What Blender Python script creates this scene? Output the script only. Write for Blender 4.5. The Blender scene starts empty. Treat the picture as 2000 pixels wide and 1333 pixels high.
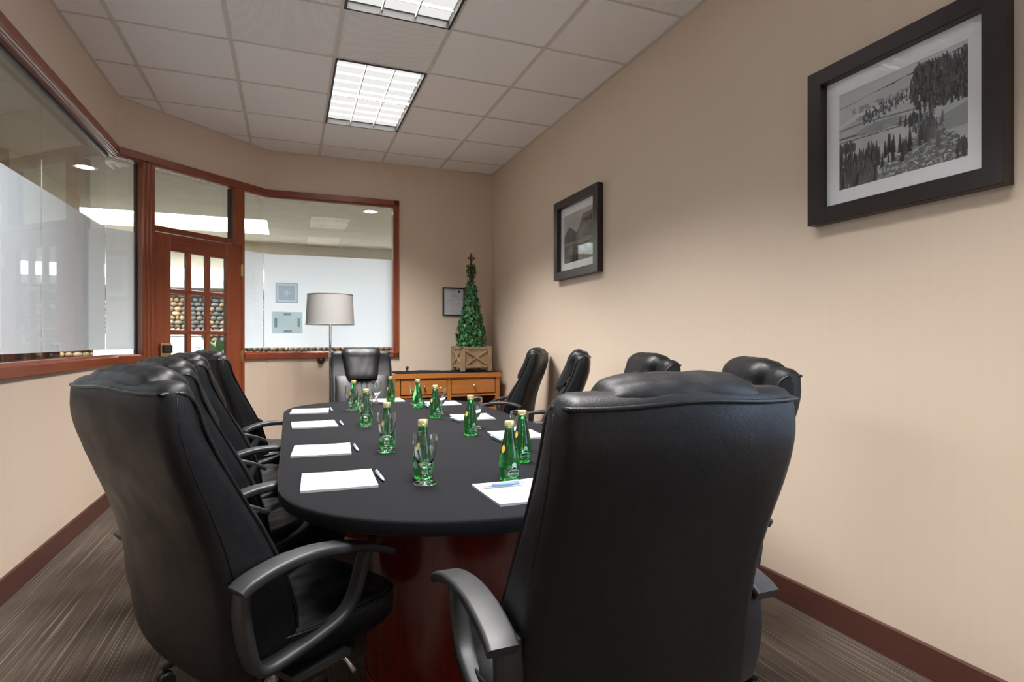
import bpy, bmesh, math, random
import numpy as np
from mathutils import Vector, Matrix, noise
random.seed(7)
scene = bpy.context.scene
C = scene.collection
PI = math.pi

# ------------------------------------------------------------------ camera
F_PX, CXP, HYP, YAW, EYE = 1125.0, 1000.0, 666.5, 0.3681, 1.182
cam_d = bpy.data.cameras.new('camera')
cam_d.sensor_width = 36.0
cam_d.lens = 36.0 * F_PX / 2000.0
cam_d.clip_start = 0.05
cam = bpy.data.objects.new('camera', cam_d)
C.objects.link(cam)
cam.location = (0, 0, EYE)
cam.rotation_euler = (PI / 2, 0, -YAW)
scene.camera = cam

# ------------------------------------------------------------------ world, exposure
world = bpy.data.worlds.new('world')
scene.world = world
world.use_nodes = True
world.node_tree.nodes['Background'].inputs[0].default_value = (0.62, 0.72, 0.9, 1)
world.node_tree.nodes['Background'].inputs[1].default_value = 0.5
vs = scene.view_settings
vs.view_transform = 'Standard'
vs.look = 'None'
vs.exposure = 0.48
vs.gamma = 1.0
vs.use_curve_mapping = False
scene.cycles.max_bounces = 10
scene.cycles.diffuse_bounces = 5
scene.cycles.glossy_bounces = 4
scene.cycles.transmission_bounces = 10
scene.cycles.transparent_max_bounces = 16
scene.cycles.caustics_reflective = False
scene.cycles.caustics_refractive = False
scene.cycles.sample_clamp_indirect = 6.0

TROFFER_GLOW = 0.62      # brightness of the lamp chamber seen through the louvre
TROFFER_WATTS = (68.0, 52.0, 44.0)    # light thrown down by each louvred ceiling light
TROFFER_SPREAD = 104.0   # cut-off of the parabolic louvre, degrees
SKY_AND_FILL_POWER = (29.0, 8.0, 8.5)   # radiance of the seen lobby skylight and two added unseen ones
FILL_WINDOW_POWER = 5.0  # glow of an unseen window added beside the camera for fill light

# ------------------------------------------------------------------ geometry constants
XR, YB, ZC = 2.093, 6.027, 3.02          # right wall, back wall, ceiling
YN = -0.62                               # wall behind the camera
XL = -1.21
PA, PP, PQ, PR = (XL, YN), (XL, 5.09), (-0.205, YB), (XR, YB)
ZT = 0.76                                # table top

def ray(u, v):
    r = (u - CXP) / F_PX
    return Vector((math.cos(YAW) * r + math.sin(YAW), -math.sin(YAW) * r + math.cos(YAW), (HYP - v) / F_PX))
def onz(u, v, z=ZT):
    d = ray(u, v); s = (z - EYE) / d.z
    return Vector((d.x * s, d.y * s, z))
def ony(u, v, y):
    d = ray(u, v); s = y / d.y
    return Vector((d.x * s, y, EYE + d.z * s))

# ------------------------------------------------------------------ materials
def lin(c):
    c = c / 255.0
    return c / 12.92 if c <= 0.04045 else ((c + 0.055) / 1.055) ** 2.4
def rgb(r, g, b):
    return (lin(r), lin(g), lin(b), 1.0)

class Mat:
    """node helper around one principled material"""
    def __init__(s, name, col=(0.5, 0.5, 0.5, 1), rough=0.5, metal=0.0, spec=0.5):
        s.m = bpy.data.materials.new(name); s.m.use_nodes = True
        s.nt = s.m.node_tree; s.n = s.nt.nodes; s.l = s.nt.links
        s.b = s.n['Principled BSDF']
        s.b.inputs['Base Color'].default_value = col
        s.b.inputs['Roughness'].default_value = rough
        s.b.inputs['Metallic'].default_value = metal
        s.b.inputs['Specular IOR Level'].default_value = spec
        s._tc = None
    def node(s, t, **kw):
        n = s.n.new(t)
        for k, v in kw.items():
            if k in n.inputs: n.inputs[k].default_value = v
            else: setattr(n, k, v)
        return n
    def tc(s, scale=(1, 1, 1), out='Object'):
        t = s.node('ShaderNodeTexCoord'); mp = s.node('ShaderNodeMapping')
        mp.inputs['Scale'].default_value = scale
        s.l.new(t.outputs[out], mp.inputs[0]); return mp.outputs[0]
    def noise(s, scale, detail=3, rough=0.5, map=(1, 1, 1), out='Object'):
        n = s.node('ShaderNodeTexNoise')
        n.inputs['Scale'].default_value = scale; n.inputs['Detail'].default_value = detail
        n.inputs['Roughness'].default_value = rough
        s.l.new(s.tc(map, out), n.inputs['Vector']); return n.outputs[0]
    def ramp(s, fac, stops):
        r = s.node('ShaderNodeValToRGB'); e = r.color_ramp.elements
        while len(e) < len(stops): e.new(0.5)
        for i, (p, c) in enumerate(stops):
            e[i].position = p; e[i].color = c
        s.l.new(fac, r.inputs[0]); return r.outputs[0]
    def mix(s, a, b, fac, mode='MIX'):
        n = s.node('ShaderNodeMix', data_type='RGBA', blend_type=mode)
        for sock, v in ((n.inputs[0], fac), (n.inputs[6], a), (n.inputs[7], b)):
            if isinstance(v, bpy.types.NodeSocket): s.l.new(v, sock)
            else: sock.default_value = v
        return n.outputs[2]
    def color(s, sock): s.l.new(sock, s.b.inputs['Base Color'])
    def rough(s, sock): s.l.new(sock, s.b.inputs['Roughness'])
    def bump(s, h, strength=0.2, dist=0.002):
        n = s.node('ShaderNodeBump'); n.inputs['Strength'].default_value = strength
        n.inputs['Distance'].default_value = dist
        s.l.new(h, n.inputs['Height']); s.l.new(n.outputs[0], s.b.inputs['Normal'])

MT = {}
def simple(name, col, rough=0.5, metal=0.0, spec=0.5, var=0.12, scale=30):
    m = Mat(name, col, rough, metal, spec)
    n = m.noise(scale, 3)
    d = tuple(c * (1 - var) for c in col[:3]) + (1,)
    l = tuple(min(1, c * (1 + var)) for c in col[:3]) + (1,)
    m.color(m.ramp(n, [(0.3, d), (0.7, l)]))
    MT[name] = m.m
    return m

# wallcovering: beige vinyl with fine vertical strokes
m = Mat('wallcovering', rough=0.62, spec=0.3)
a = m.noise(60, 2, 0.5, (1, 1, 0.02)); b_ = m.noise(2.0, 2)
c1 = m.ramp(a, [(0.3, (0.665, 0.540, 0.428, 1)), (0.7, (0.682, 0.556, 0.442, 1))])
m.color(m.mix(c1, (0.672, 0.548, 0.435, 1), 0.35)); m.bump(a, 0.06, 0.001); MT['wall'] = m.m
# ceiling tile
m = Mat('mineral_tile', rough=0.9, spec=0.2)
a = m.noise(220, 2, 0.6); b_ = m.noise(1.3, 1)
m.color(m.mix(m.ramp(a, [(0.36, (0.76, 0.73, 0.725, 1)), (0.5, (0.88, 0.855, 0.85, 1))]), (0.87, 0.845, 0.84, 1), 0.5))
m.bump(a, 0.25, 0.002); MT['tile'] = m.m
m = Mat('ribbed_tile', rough=0.9, spec=0.2)
w = m.node('ShaderNodeTexWave', wave_type='BANDS', bands_direction='X'); w.inputs['Scale'].default_value = 28
m.l.new(m.tc(), w.inputs[0])
m.color(m.ramp(w.outputs[1], [(0.2, (0.76, 0.735, 0.725, 1)), (0.7, (0.86, 0.84, 0.83, 1))])); m.bump(w.outputs[1], 0.3, 0.002); MT['tile_ribbed'] = m.m
simple('grid_metal', (0.62, 0.58, 0.53, 1), 0.45, var=0.04)
simple('black_metal', (0.02, 0.019, 0.018, 1), 0.4)
# carpet: brown grey with fine linear stripes running along the room
m = Mat('carpet', rough=1.0, spec=0.05)
s1 = m.noise(1.0, 2, 0.5, (240, 0.9, 1)); s2 = m.noise(1.0, 2, 0.5, (420, 5.0, 1)); s3 = m.noise(520, 2); s4 = m.noise(2.6, 3); s5 = m.noise(1.0, 2, 0.5, (16, 1.3, 1))
lines = m.ramp(s1, [(0.44, (0.088, 0.068, 0.054, 1)), (0.56, (0.105, 0.082, 0.066, 1)), (0.62, (0.23, 0.19, 0.16, 1)), (0.68, (0.30, 0.255, 0.22, 1))])
flat = m.ramp(s2, [(0.3, (0.075, 0.058, 0.046, 1)), (0.7, (0.15, 0.12, 0.10, 1))])
cc = m.mix(flat, lines, m.ramp(s5, [(0.38, (0.15, 0.15, 0.15, 1)), (0.60, (1, 1, 1, 1))]))
cc = m.mix(cc, m.ramp(s3, [(0.3, (0.55, 0.55, 0.55, 1)), (0.7, (1.4, 1.38, 1.36, 1))]), 0.75, 'MULTIPLY')
cc = m.mix(cc, m.ramp(s4, [(0.3, (0.82, 0.82, 0.82, 1)), (0.7, (1.15, 1.15, 1.15, 1))]), 0.6, 'MULTIPLY')
m.color(cc); m.bump(s3, 0.6, 0.004); MT['carpet'] = m.m
def wood(name, dark, light, rough=0.35, scale=(3, 3, 40), spec=0.5, s=2.0, coat=0.0):
    m = Mat(name, rough=rough, spec=spec)
    a = m.noise(s, 5, 0.62, scale); b2 = m.noise(s * 7, 3, 0.6, scale)
    k = m.mix(m.ramp(a, [(0.28, dark), (0.72, light)]), m.ramp(b2, [(0.3, tuple(c * 0.7 for c in dark[:3]) + (1,)), (0.7, light)]), 0.35)
    m.color(k); m.bump(b2, 0.05, 0.001)
    m.b.inputs['Coat Weight'].default_value = coat; m.b.inputs['Coat Roughness'].default_value = 0.15
    MT[name] = m.m
CH_D, CH_L = (0.115, 0.020, 0.008, 1), (0.27, 0.058, 0.020, 1)
wood('cherry_v', (0.20, 0.038, 0.012, 1), (0.34, 0.082, 0.026, 1), 0.34, (9, 9, 0.6), coat=0.25)
wood('cherry_h', (0.17, 0.031, 0.011, 1), (0.31, 0.070, 0.024, 1), 0.34, (0.7, 0.7, 16), coat=0.25)
wood('mahogany', (0.070, 0.008, 0.005, 1), (0.16, 0.016, 0.009, 1), 0.22, (6, 6, 0.7), coat=0.5)
wood('maple', (0.36, 0.125, 0.026, 1), (0.50, 0.19, 0.045, 1), 0.36, (1, 1, 22))
wood('weathered', (0.19, 0.12, 0.065, 1), (0.42, 0.28, 0.16, 1), 0.75, (6, 6, 1.5))
wood('espresso', (0.010, 0.0055, 0.005, 1), (0.022, 0.011, 0.010, 1), 0.33, (2, 2, 14))
simple('baseboard', (0.088, 0.034, 0.024, 1), 0.42, var=0.06)
# leather
def leather(name, col, rough):
    m = Mat(name, col, rough, spec=0.28)
    v = m.node('ShaderNodeTexVoronoi', feature='DISTANCE_TO_EDGE'); v.inputs['Scale'].default_value = 260
    m.l.new(m.tc(), v.inputs[0])
    n = m.noise(9, 3); n2 = m.noise(60, 4)
    m.rough(m.ramp(n, [(0.3, (rough - 0.07,) * 3 + (1,)), (0.7, (rough + 0.10,) * 3 + (1,))]))
    m.color(m.ramp(n2, [(0.3, tuple(c * 0.8 for c in col[:3]) + (1,)), (0.75, tuple(c * 1.3 for c in col[:3]) + (1,))]))
    mx = m.node('ShaderNodeMath', operation='ADD')
    m.l.new(v.outputs[0], mx.inputs[0]); m.l.new(n2, mx.inputs[1])
    m.bump(mx.outputs[0], 0.22, 0.0015); MT[name] = m.m
leather('leather', (0.0062, 0.0060, 0.0070, 1), 0.44)
leather('leather_piping', (0.006, 0.006, 0.0065, 1), 0.32)
simple('arm_plastic', (0.020, 0.020, 0.022, 1), 0.5, var=0.25, scale=14)
simple('bolt_plastic', (0.012, 0.012, 0.014, 1), 0.35)
simple('base_nylon', (0.015, 0.015, 0.016, 1), 0.42)
simple('steel', (0.55, 0.54, 0.52, 1), 0.28, metal=1.0, var=0.05)
simple('brass', (0.62, 0.44, 0.20, 1), 0.32, metal=1.0, var=0.05)
simple('bronze', (0.10, 0.055, 0.028, 1), 0.45, metal=0.6)
# table cloth
m = Mat('black_cloth', rough=0.95, spec=0.06)
w1 = m.noise(520, 2); w2 = m.noise(2.2, 2)
m.color(m.ramp(w1, [(0.3, (0.006, 0.0058, 0.0072, 1)), (0.7, (0.0105, 0.0102, 0.012, 1))]))
m.bump(w1, 0.25, 0.001); m.b.inputs['Sheen Weight'].default_value = 0.05; m.b.inputs['Sheen Roughness'].default_value = 0.4; MT['cloth'] = m.m
simple('paper', (0.42, 0.42, 0.435, 1), 0.85, var=0.015, scale=400)
simple('pen_blue', (0.17, 0.29, 0.48, 1), 0.25)
simple('pen_silver', (0.62, 0.62, 0.64, 1), 0.3, metal=0.4)
simple('mat_board', (0.93, 0.94, 0.97, 1), 0.8, var=0.01)
simple('cap_gold', (0.62, 0.57, 0.30, 1), 0.35, metal=0.55)
simple('label_yellow', (0.62, 0.42, 0.05, 1), 0.5)
simple('label_white', (0.34, 0.47, 0.42, 1), 0.5)
simple('louvre', (0.36, 0.36, 0.36, 1), 0.6, var=0.02)
simple('white_paint', (0.80, 0.80, 0.79, 1), 0.5, var=0.02)
simple('lobby_beige', (0.52, 0.455, 0.36, 1), 0.8, var=0.05, scale=4)
simple('lobby_floor', (0.10, 0.09, 0.085, 1), 0.5, var=0.3, scale=9)
simple('wicker', (0.20, 0.075, 0.03, 1), 0.6, var=0.4, scale=60)
simple('dark_fabric', (0.035, 0.018, 0.017, 1), 0.8)
simple('soil', (0.022, 0.015, 0.010, 1), 0.95)
simple('gasket', (0.03, 0.03, 0.03, 1), 0.5)
simple('aluminium', (0.20, 0.20, 0.21, 1), 0.4, metal=0.3)
simple('twig', (0.10, 0.045, 0.02, 1), 0.8)
def foliage(name, d, l):
    m = Mat(name, rough=0.45, spec=0.4)
    a = m.node('ShaderNodeAttribute', attribute_name='Col')
    n = m.noise(25, 2)
    m.color(m.mix(m.ramp(n, [(0.3, d), (0.7, l)]), a.outputs[0], 0.6)); MT[name] = m.m
foliage('ivy', (0.006, 0.05, 0.012, 1), (0.03, 0.16, 0.04, 1))
m = Mat('print', rough=0.55, spec=0.2)
a = m.node('ShaderNodeAttribute', attribute_name='Col'); m.color(a.outputs[0]); MT['print'] = m.m
m = Mat('stone', rough=0.8, spec=0.3)
a = m.node('ShaderNodeAttribute', attribute_name='Col'); n = m.noise(20, 5, 0.65)
m.color(m.mix(a.outputs[0], m.ramp(n, [(0.3, (0.35, 0.35, 0.35, 1)), (0.75, (1.4, 1.35, 1.3, 1))]), 0.8, 'MULTIPLY')); m.bump(n, 0.5, 0.01); MT['stone'] = m.m

def emit(name, col, k):
    m = bpy.data.materials.new(name); m.use_nodes = True; nt = m.node_tree
    nt.nodes.remove(nt.nodes['Principled BSDF'])
    e = nt.nodes.new('ShaderNodeEmission'); e.inputs[0].default_value = col; e.inputs[1].default_value = k
    nt.links.new(e.outputs[0], nt.nodes['Material Output'].inputs[0]); MT[name] = m
emit('troffer_glow', (1.0, 0.985, 0.95, 1), TROFFER_GLOW)
for k_ in range(3): emit('sky_and_fill_glow_%d' % k_, (0.88, 0.94, 1.0, 1), SKY_AND_FILL_POWER[k_])
emit('clerestory_glow', (0.92, 0.96, 1.0, 1), 8.0)
emit('downlight_glow', (1.0, 0.90, 0.72, 1), 6.0)
emit('fill_light_glow', (0.55, 0.74, 1.0, 1), FILL_WINDOW_POWER)

def thin_glass(name, tint, refl=1.0):
    """a window pane: straight-through transmission with Fresnel reflections"""
    m = bpy.data.materials.new(name); m.use_nodes = True; nt = m.node_tree; n = nt.nodes
    n.remove(n['Principled BSDF'])
    t = n.new('ShaderNodeBsdfTransparent'); t.inputs[0].default_value = tint
    g = n.new('ShaderNodeBsdfGlossy'); g.inputs['Roughness'].default_value = 0.0
    g.inputs[0].default_value = (refl, refl, refl, 1)
    # Schlick reflectance, the same from either side of the pane
    lw = n.new('ShaderNodeLayerWeight'); pw = n.new('ShaderNodeMath'); pw.operation = 'POWER'; pw.inputs[1].default_value = 5.0
    f = n.new('ShaderNodeMath'); f.operation = 'MULTIPLY_ADD'; f.inputs[1].default_value = 0.96; f.inputs[2].default_value = 0.04
    nt.links.new(lw.outputs['Facing'], pw.inputs[0]); nt.links.new(pw.outputs[0], f.inputs[0])
    mx = n.new('ShaderNodeMixShader')
    nt.links.new(f.outputs[0], mx.inputs[0]); nt.links.new(t.outputs[0], mx.inputs[1]); nt.links.new(g.outputs[0], mx.inputs[2])
    nt.links.new(mx.outputs[0], n['Material Output'].inputs[0]); MT[name] = m
thin_glass('pane_glass', (0.90, 0.93, 0.91, 1))
thin_glass('picture_glass', (0.97, 0.97, 0.97, 1))
def translucent(name, col, k_t, k_d, gloss=0.04):
    m = bpy.data.materials.new(name); m.use_nodes = True; nt = m.node_tree; n = nt.nodes
    n.remove(n['Principled BSDF'])
    t = n.new('ShaderNodeBsdfTranslucent'); t.inputs[0].default_value = tuple(c * k_t for c in col) + (1,)
    d = n.new('ShaderNodeBsdfDiffuse'); d.inputs[0].default_value = tuple(c * k_d for c in col) + (1,)
    a = n.new('ShaderNodeAddShader'); nt.links.new(t.outputs[0], a.inputs[0]); nt.links.new(d.outputs[0], a.inputs[1])
    nt.links.new(a.outputs[0], n['Material Output'].inputs[0]); MT[name] = m
translucent('frost_film', (0.94, 0.93, 1.0), 0.72, 0.22)
translucent('shade_linen', (0.95, 0.93, 0.89), 0.06, 0.38)
def tinted(name, tint, k_d=0.12):
    """thin tinted plastic sheet: mostly see-through"""
    m = bpy.data.materials.new(name); m.use_nodes = True; nt = m.node_tree; n = nt.nodes
    n.remove(n['Principled BSDF'])
    t = n.new('ShaderNodeBsdfTransparent'); t.inputs[0].default_value = tint + (1,)
    d = n.new('ShaderNodeBsdfDiffuse'); d.inputs[0].default_value = tint + (1,)
    mx = n.new('ShaderNodeMixShader'); mx.inputs[0].default_value = k_d
    nt.links.new(t.outputs[0], mx.inputs[1]); nt.links.new(d.outputs[0], mx.inputs[2]); nt.links.new(mx.outputs[0], n['Material Output'].inputs[0]); MT[name] = m
tinted('sign_acrylic', (0.77, 0.83, 0.84))
tinted('sign_plate', (0.86, 0.89, 0.92))
tinted('sign_frame', (0.70, 0.73, 0.79))
tinted('sign_strip', (0.62, 0.68, 0.71))
def glass(name, col, ior=1.48, rough=0.0):
    m = Mat(name, col, rough)
    m.b.inputs['Transmission Weight'].default_value = 1.0; m.b.inputs['IOR'].default_value = ior; MT[name] = m.m
    return m
glass('clear_glass', (0.97, 0.985, 0.98, 1))
mg = glass('green_glass', (0.13, 0.88, 0.22, 1))
MT['green_glass'] = mg.m

# ------------------------------------------------------------------ mesh helpers
def mesh_obj(name, verts, faces, mat, parent=None, smooth=False, cols=None):
    me = bpy.data.meshes.new(name)
    me.from_pydata([tuple(v) for v in verts], [], [tuple(f) for f in faces])
    me.update()
    if smooth: me.polygons.foreach_set('use_smooth', [True] * len(me.polygons))
    if cols is not None:
        at = me.color_attributes.new('Col', 'FLOAT_COLOR', 'POINT')
        at.data.foreach_set('color', np.asarray(cols, dtype=np.float32).ravel())
    o = bpy.data.objects.new(name, me); C.objects.link(o)
    me.materials.append(MT[mat]); o.parent = parent
    return o
def empty(name, loc=(0, 0, 0), rz=0.0, parent=None):
    o = bpy.data.objects.new(name, None); C.objects.link(o)
    o.location = loc; o.rotation_euler = (0, 0, rz); o.parent = parent
    o.empty_display_size = 0.1
    return o
def tag(o, label, cat, group=None):
    o['label'] = label; o['category'] = cat
    if group: o['group'] = group
    return o
def struct(o, label=None):
    o['kind'] = 'structure'
    if label: o['label'] = label
    return o
def copy_tree(o, parent=None):
    c = o.copy(); C.objects.link(c); c.parent = parent
    for ch in list(o.children): copy_tree(ch, c)
    return c

class G:
    """collects geometry for one mesh"""
    def __init__(s): s.v = []; s.f = []; s.c = []
    def add(s, v, f):
        k = len(s.v); s.v += [tuple(p) for p in v]; s.f += [tuple(i + k for i in q) for q in f]; return s
    def box(s, x0, x1, y0, y1, z0, z1, bev=0.0, M=None):
        if bev > 0:
            bm = bmesh.new()
            bmesh.ops.create_cube(bm, size=1)
            for v in bm.verts:
                v.co = Vector(((x0 + x1) / 2 + v.co.x * (x1 - x0), (y0 + y1) / 2 + v.co.y * (y1 - y0), (z0 + z1) / 2 + v.co.z * (z1 - z0)))
            bmesh.ops.bevel(bm, geom=bm.edges[:], offset=bev, segments=2, affect='EDGES', profile=0.6)
            bm.verts.index_update()
            v = [p.co.copy() for p in bm.verts]; f = [[q.index for q in p.verts] for p in bm.faces]
            bm.free()
        else:
            v = [Vector((x, y, z)) for z in (z0, z1) for x, y in ((x0, y0), (x1, y0), (x1, y1), (x0, y1))]
            f = [(3, 2, 1, 0), (4, 5, 6, 7), (0, 1, 5, 4), (1, 2, 6, 5), (2, 3, 7, 6), (3, 0, 4, 7)]
        if M is not None: v = [M @ p for p in v]
        return s.add(v, f)
    def prism(s, poly, z0, z1):
        n = len(poly)
        if sum(poly[i][0] * poly[(i + 1) % n][1] - poly[(i + 1) % n][0] * poly[i][1] for i in range(n)) < 0: poly = poly[::-1]
        v = [(x, y, z0) for x, y in poly] + [(x, y, z1) for x, y in poly]
        f = [tuple(range(n - 1, -1, -1)), tuple(range(n, 2 * n))] + [(i, (i + 1) % n, n + (i + 1) % n, n + i) for i in range(n)]
        return s.add(v, f)
    def loft(s, rings, cap=True, closed=False):
        n = len(rings[0]); v = [p for r in rings for p in r]; f = []
        R = len(rings)
        for i in range(R if closed else R - 1):
            j = (i + 1) % R
            for k in range(n):
                f.append((i * n + k, i * n + (k + 1) % n, j * n + (k + 1) % n, j * n + k))
        if cap and not closed:
            f.append(tuple(range(n - 1, -1, -1))); f.append(tuple(range((R - 1) * n, R * n)))
        return s.add(v, f)
    def grid(s, P):
        R, n = len(P), len(P[0])
        v = [p for r in P for p in r]
        f = [(i * n + k, i * n + k + 1, (i + 1) * n + k + 1, (i + 1) * n + k) for i in range(R - 1) for k in range(n - 1)]
        return s.add(v, f)
    def tube(s, path, sec, up=Vector((0, 0, 1)), closed=False, cap=True):
        """sweep a 2D section (list of (a,b)) or a radius along a path; a goes sideways, b along up"""
        path = [Vector(p) for p in path]; n = len(path); rings = []
        for i, p in enumerate(path):
            q0 = path[(i - 1) % n] if (closed or i > 0) else path[i]
            q1 = path[(i + 1) % n] if (closed or i < n - 1) else path[i]
            t = (q1 - q0).normalized()
            side = t.cross(up)
            if side.length < 1e-4: side = t.cross(Vector((1, 0, 0)))
            side.normalize(); nn = side.cross(t).normalized()
            sc = sec(i / (n - 1)) if callable(sec) else sec
            if not isinstance(sc, list):
                sc = [(sc * math.cos(2 * PI * k / 10), sc * math.sin(2 * PI * k / 10)) for k in range(10)]
            rings.append([p + side * a + nn * b for a, b in sc])
        return s.loft(rings, cap, closed)
    def lathe(s, prof, n=32, M=None, cx=0, cy=0):
        rings = []
        v = []; f = []
        for r, z in prof:
            for k in range(n):
                a = 2 * PI * k / n
                v.append(Vector((cx + r * math.cos(a), cy + r * math.sin(a), z)))
        m_ = len(prof)
        for i in range(m_ - 1):
            for k in range(n):
                f.append((i * n + k, i * n + (k + 1) % n, (i + 1) * n + (k + 1) % n, (i + 1) * n + k))
        if prof[0][0] > 1e-6: f.append(tuple(range(n - 1, -1, -1)))
        if prof[-1][0] > 1e-6: f.append(tuple(range((m_ - 1) * n, m_ * n)))
        if M is not None: v = [M @ p for p in v]
        return s.add(v, f)
    def build(s, name, mat, parent=None, smooth=False, weld=False, auto=None, cols=None):
        o = mesh_obj(name, s.v, s.f, mat, parent, smooth, cols)
        if weld or auto:
            bm = bmesh.new(); bm.from_mesh(o.data)
            if weld: bmesh.ops.remove_doubles(bm, verts=bm.verts[:], dist=1e-5)
            bmesh.ops.recalc_face_normals(bm, faces=bm.faces[:])
            if auto:
                for e in bm.edges:
                    if len(e.link_faces) == 2 and e.calc_face_angle(0) > auto: e.smooth = False
            bm.to_mesh(o.data); bm.free()
        return o
def rrect(w, h, r, n=3):
    """rounded rectangle section centred on the origin"""
    out = []
    for cx_, cy_, a0 in ((w / 2 - r, h / 2 - r, 0), (-w / 2 + r, h / 2 - r, PI / 2), (-w / 2 + r, -h / 2 + r, PI), (w / 2 - r, -h / 2 + r, 1.5 * PI)):
        for k in range(n + 1):
            a = a0 + PI / 2 * k / n
            out.append((cx_ + r * math.cos(a), cy_ + r * math.sin(a)))
    return out
def crv(pts, n):
    """Catmull-Rom resample of a list of tuples"""
    P = [np.array(p, float) for p in pts]; out = []
    m_ = len(P) - 1
    for k in range(n):
        t = k / (n - 1) * m_; i = min(int(t), m_ - 1); u = t - i
        p1, p2 = P[i], P[i + 1]
        p0 = P[i - 1] if i > 0 else 2 * p1 - p2
        p3 = P[i + 2] if i + 2 <= m_ else 2 * p2 - p1
        out.append(0.5 * (2 * p1 + (p2 - p0) * u + (2 * p0 - 5 * p1 + 4 * p2 - p3) * u * u + (3 * p1 - p0 - 3 * p2 + p3) * u ** 3))
    return out

# plan polyline of the glazed side: left wall, cut corner with the door, back wall (outward = left of travel)
chain = [Vector(PA), Vector(PP), Vector(PQ), Vector(PR)]
E_D = (chain[2] - chain[1]).normalized()                  # along the cut corner
N_D = Vector((-E_D.y, E_D.x))                             # outward
def on_diag(s, o=0.0): return chain[1] + E_D * s + N_D * o
def offset_pts(pts, o):
    out = []
    for i, p in enumerate(pts):
        ns = []
        if i > 0: d = (pts[i] - pts[i - 1]).normalized(); ns.append(Vector((-d.y, d.x)))
        if i < len(pts) - 1: d = (pts[i + 1] - pts[i]).normalized(); ns.append(Vector((-d.y, d.x)))
        if len(ns) == 1: out.append(p + ns[0] * o)
        else:
            b = (ns[0] + ns[1]).normalized(); out.append(p + b * (o / b.dot(ns[0])))
    return out
def sweep_profile(pts, prof):
    """extrude a closed (offset, z) profile along a plan polyline with mitred corners"""
    g = G(); cols_ = [offset_pts(pts, o) for o, z in prof]
    rings = [[(cols_[k][i].x, cols_[k][i].y, prof[k][1]) for k in range(len(prof))] for i in range(len(pts))]
    return g.loft(rings)
def rect_prof(o0, o1, z0, z1): return [(o0, z0), (o0, z1), (o1, z1), (o1, z0)]

# ------------------------------------------------------------------ room shell
Z_S0, Z_S1, Z_H0, Z_H1 = 1.01, 1.08, 2.57, 2.64           # sill and head trim
TH = 0.14
Y_W0 = 0.55                                               # near end of the glazing on the left wall
X_W1 = 1.0                                                # right end of the glazing on the back wall
S_P1 = (0.182, 0.280); S_DR = (0.286, 1.082); S_P2 = (1.018, 1.116)
def wall(name, pieces):
    g = G()
    for pts, z0, z1 in pieces:
        h = sweep_profile(pts, rect_prof(0, TH, z0, z1)); g.add(h.v, h.f)
    o = g.build(name, 'wall', auto=0.5); return struct(o)
L_END = Vector((XL, Y_W0))
wall('wall_left', [([chain[0], L_END], 0, ZC), ([L_END, chain[1]], 0, Z_S1 - 0.02), ([L_END, chain[1]], Z_H0 + 0.02, ZC)])
wall('wall_diagonal', [([chain[1], on_diag(S_P1[0] + 0.03)], 0, Z_S1 - 0.02), ([on_diag(S_P2[1] - 0.03), chain[2]], 0, Z_S1 - 0.02), ([chain[1], chain[2]], Z_H0 + 0.02, ZC)])
B_END = Vector((X_W1 + 0.03, YB))
wall('wall_back', [([B_END, chain[3]], 0, ZC), ([chain[2], B_END], 0, Z_S1 - 0.02), ([chain[2], B_END], Z_H0 + 0.02, ZC)])
# right wall; beside the camera, outside the picture, it has a window added for fill light
WY0, WY1, WZ0, WZ1 = -0.50, 0.62, 0.75, 2.45
g = G(); g.box(XR, XR + TH, YN - TH, WY0, 0, ZC); g.box(XR, XR + TH, WY1, YB + TH, 0, ZC)
g.box(XR, XR + TH, WY0, WY1, 0, WZ0); g.box(XR, XR + TH, WY0, WY1, WZ1, ZC)
struct(g.build('wall_right', 'wall'))
g = G(); g.box(XL - TH, XR, YN - TH, YN, 0, ZC); struct(g.build('wall_near', 'wall'))
wn = struct(empty('window_5', (XR + 0.09, (WY0 + WY1) / 2, WZ0), -PI / 2), 'unseen window added in the right wall as cool fill light')
hw = (WY1 - WY0) / 2
g = G(); g.box(-hw, hw, 0.0, 0.01, 0, WZ1 - WZ0); g.build('fill_light_pane', 'fill_light_glow', wn)
for bx in ((-hw, -hw + 0.05, 0, WZ1 - WZ0), (hw - 0.05, hw, 0, WZ1 - WZ0), (-0.025, 0.025, 0.05, WZ1 - WZ0 - 0.05), (-hw, hw, 0, 0.05), (-hw, hw, WZ1 - WZ0 - 0.05, WZ1 - WZ0)):
    g = G(); g.box(bx[0], bx[1], -0.04, -0.002, bx[2], bx[3]); g.build('frame_bar', 'cherry_v', wn)

# floor
g = G(); g.box(XL - 0.2, XR + 0.2, YN - 0.2, YB + 0.2, -0.05, 0.0)
struct(g.build('floor', 'carpet'))
# baseboards
BBH = 0.117
def baseb(name, pts):
    g = sweep_profile(pts, [(0, 0), (0, BBH), (-0.006, BBH), (-0.010, BBH - 0.006), (-0.012, 0.0)])
    struct(g.build(name, 'baseboard', auto=0.6))
baseb('baseboard_left', [chain[0], chain[1], on_diag(S_P1[0])])
baseb('baseboard_back', [on_diag(S_P2[1]), chain[2], chain[3]])
baseb('baseboard_right', [Vector((XR, YB)), Vector((XR, YN))])
baseb('baseboard_near', [Vector((XR, YN)), Vector((XL, YN))])

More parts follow.
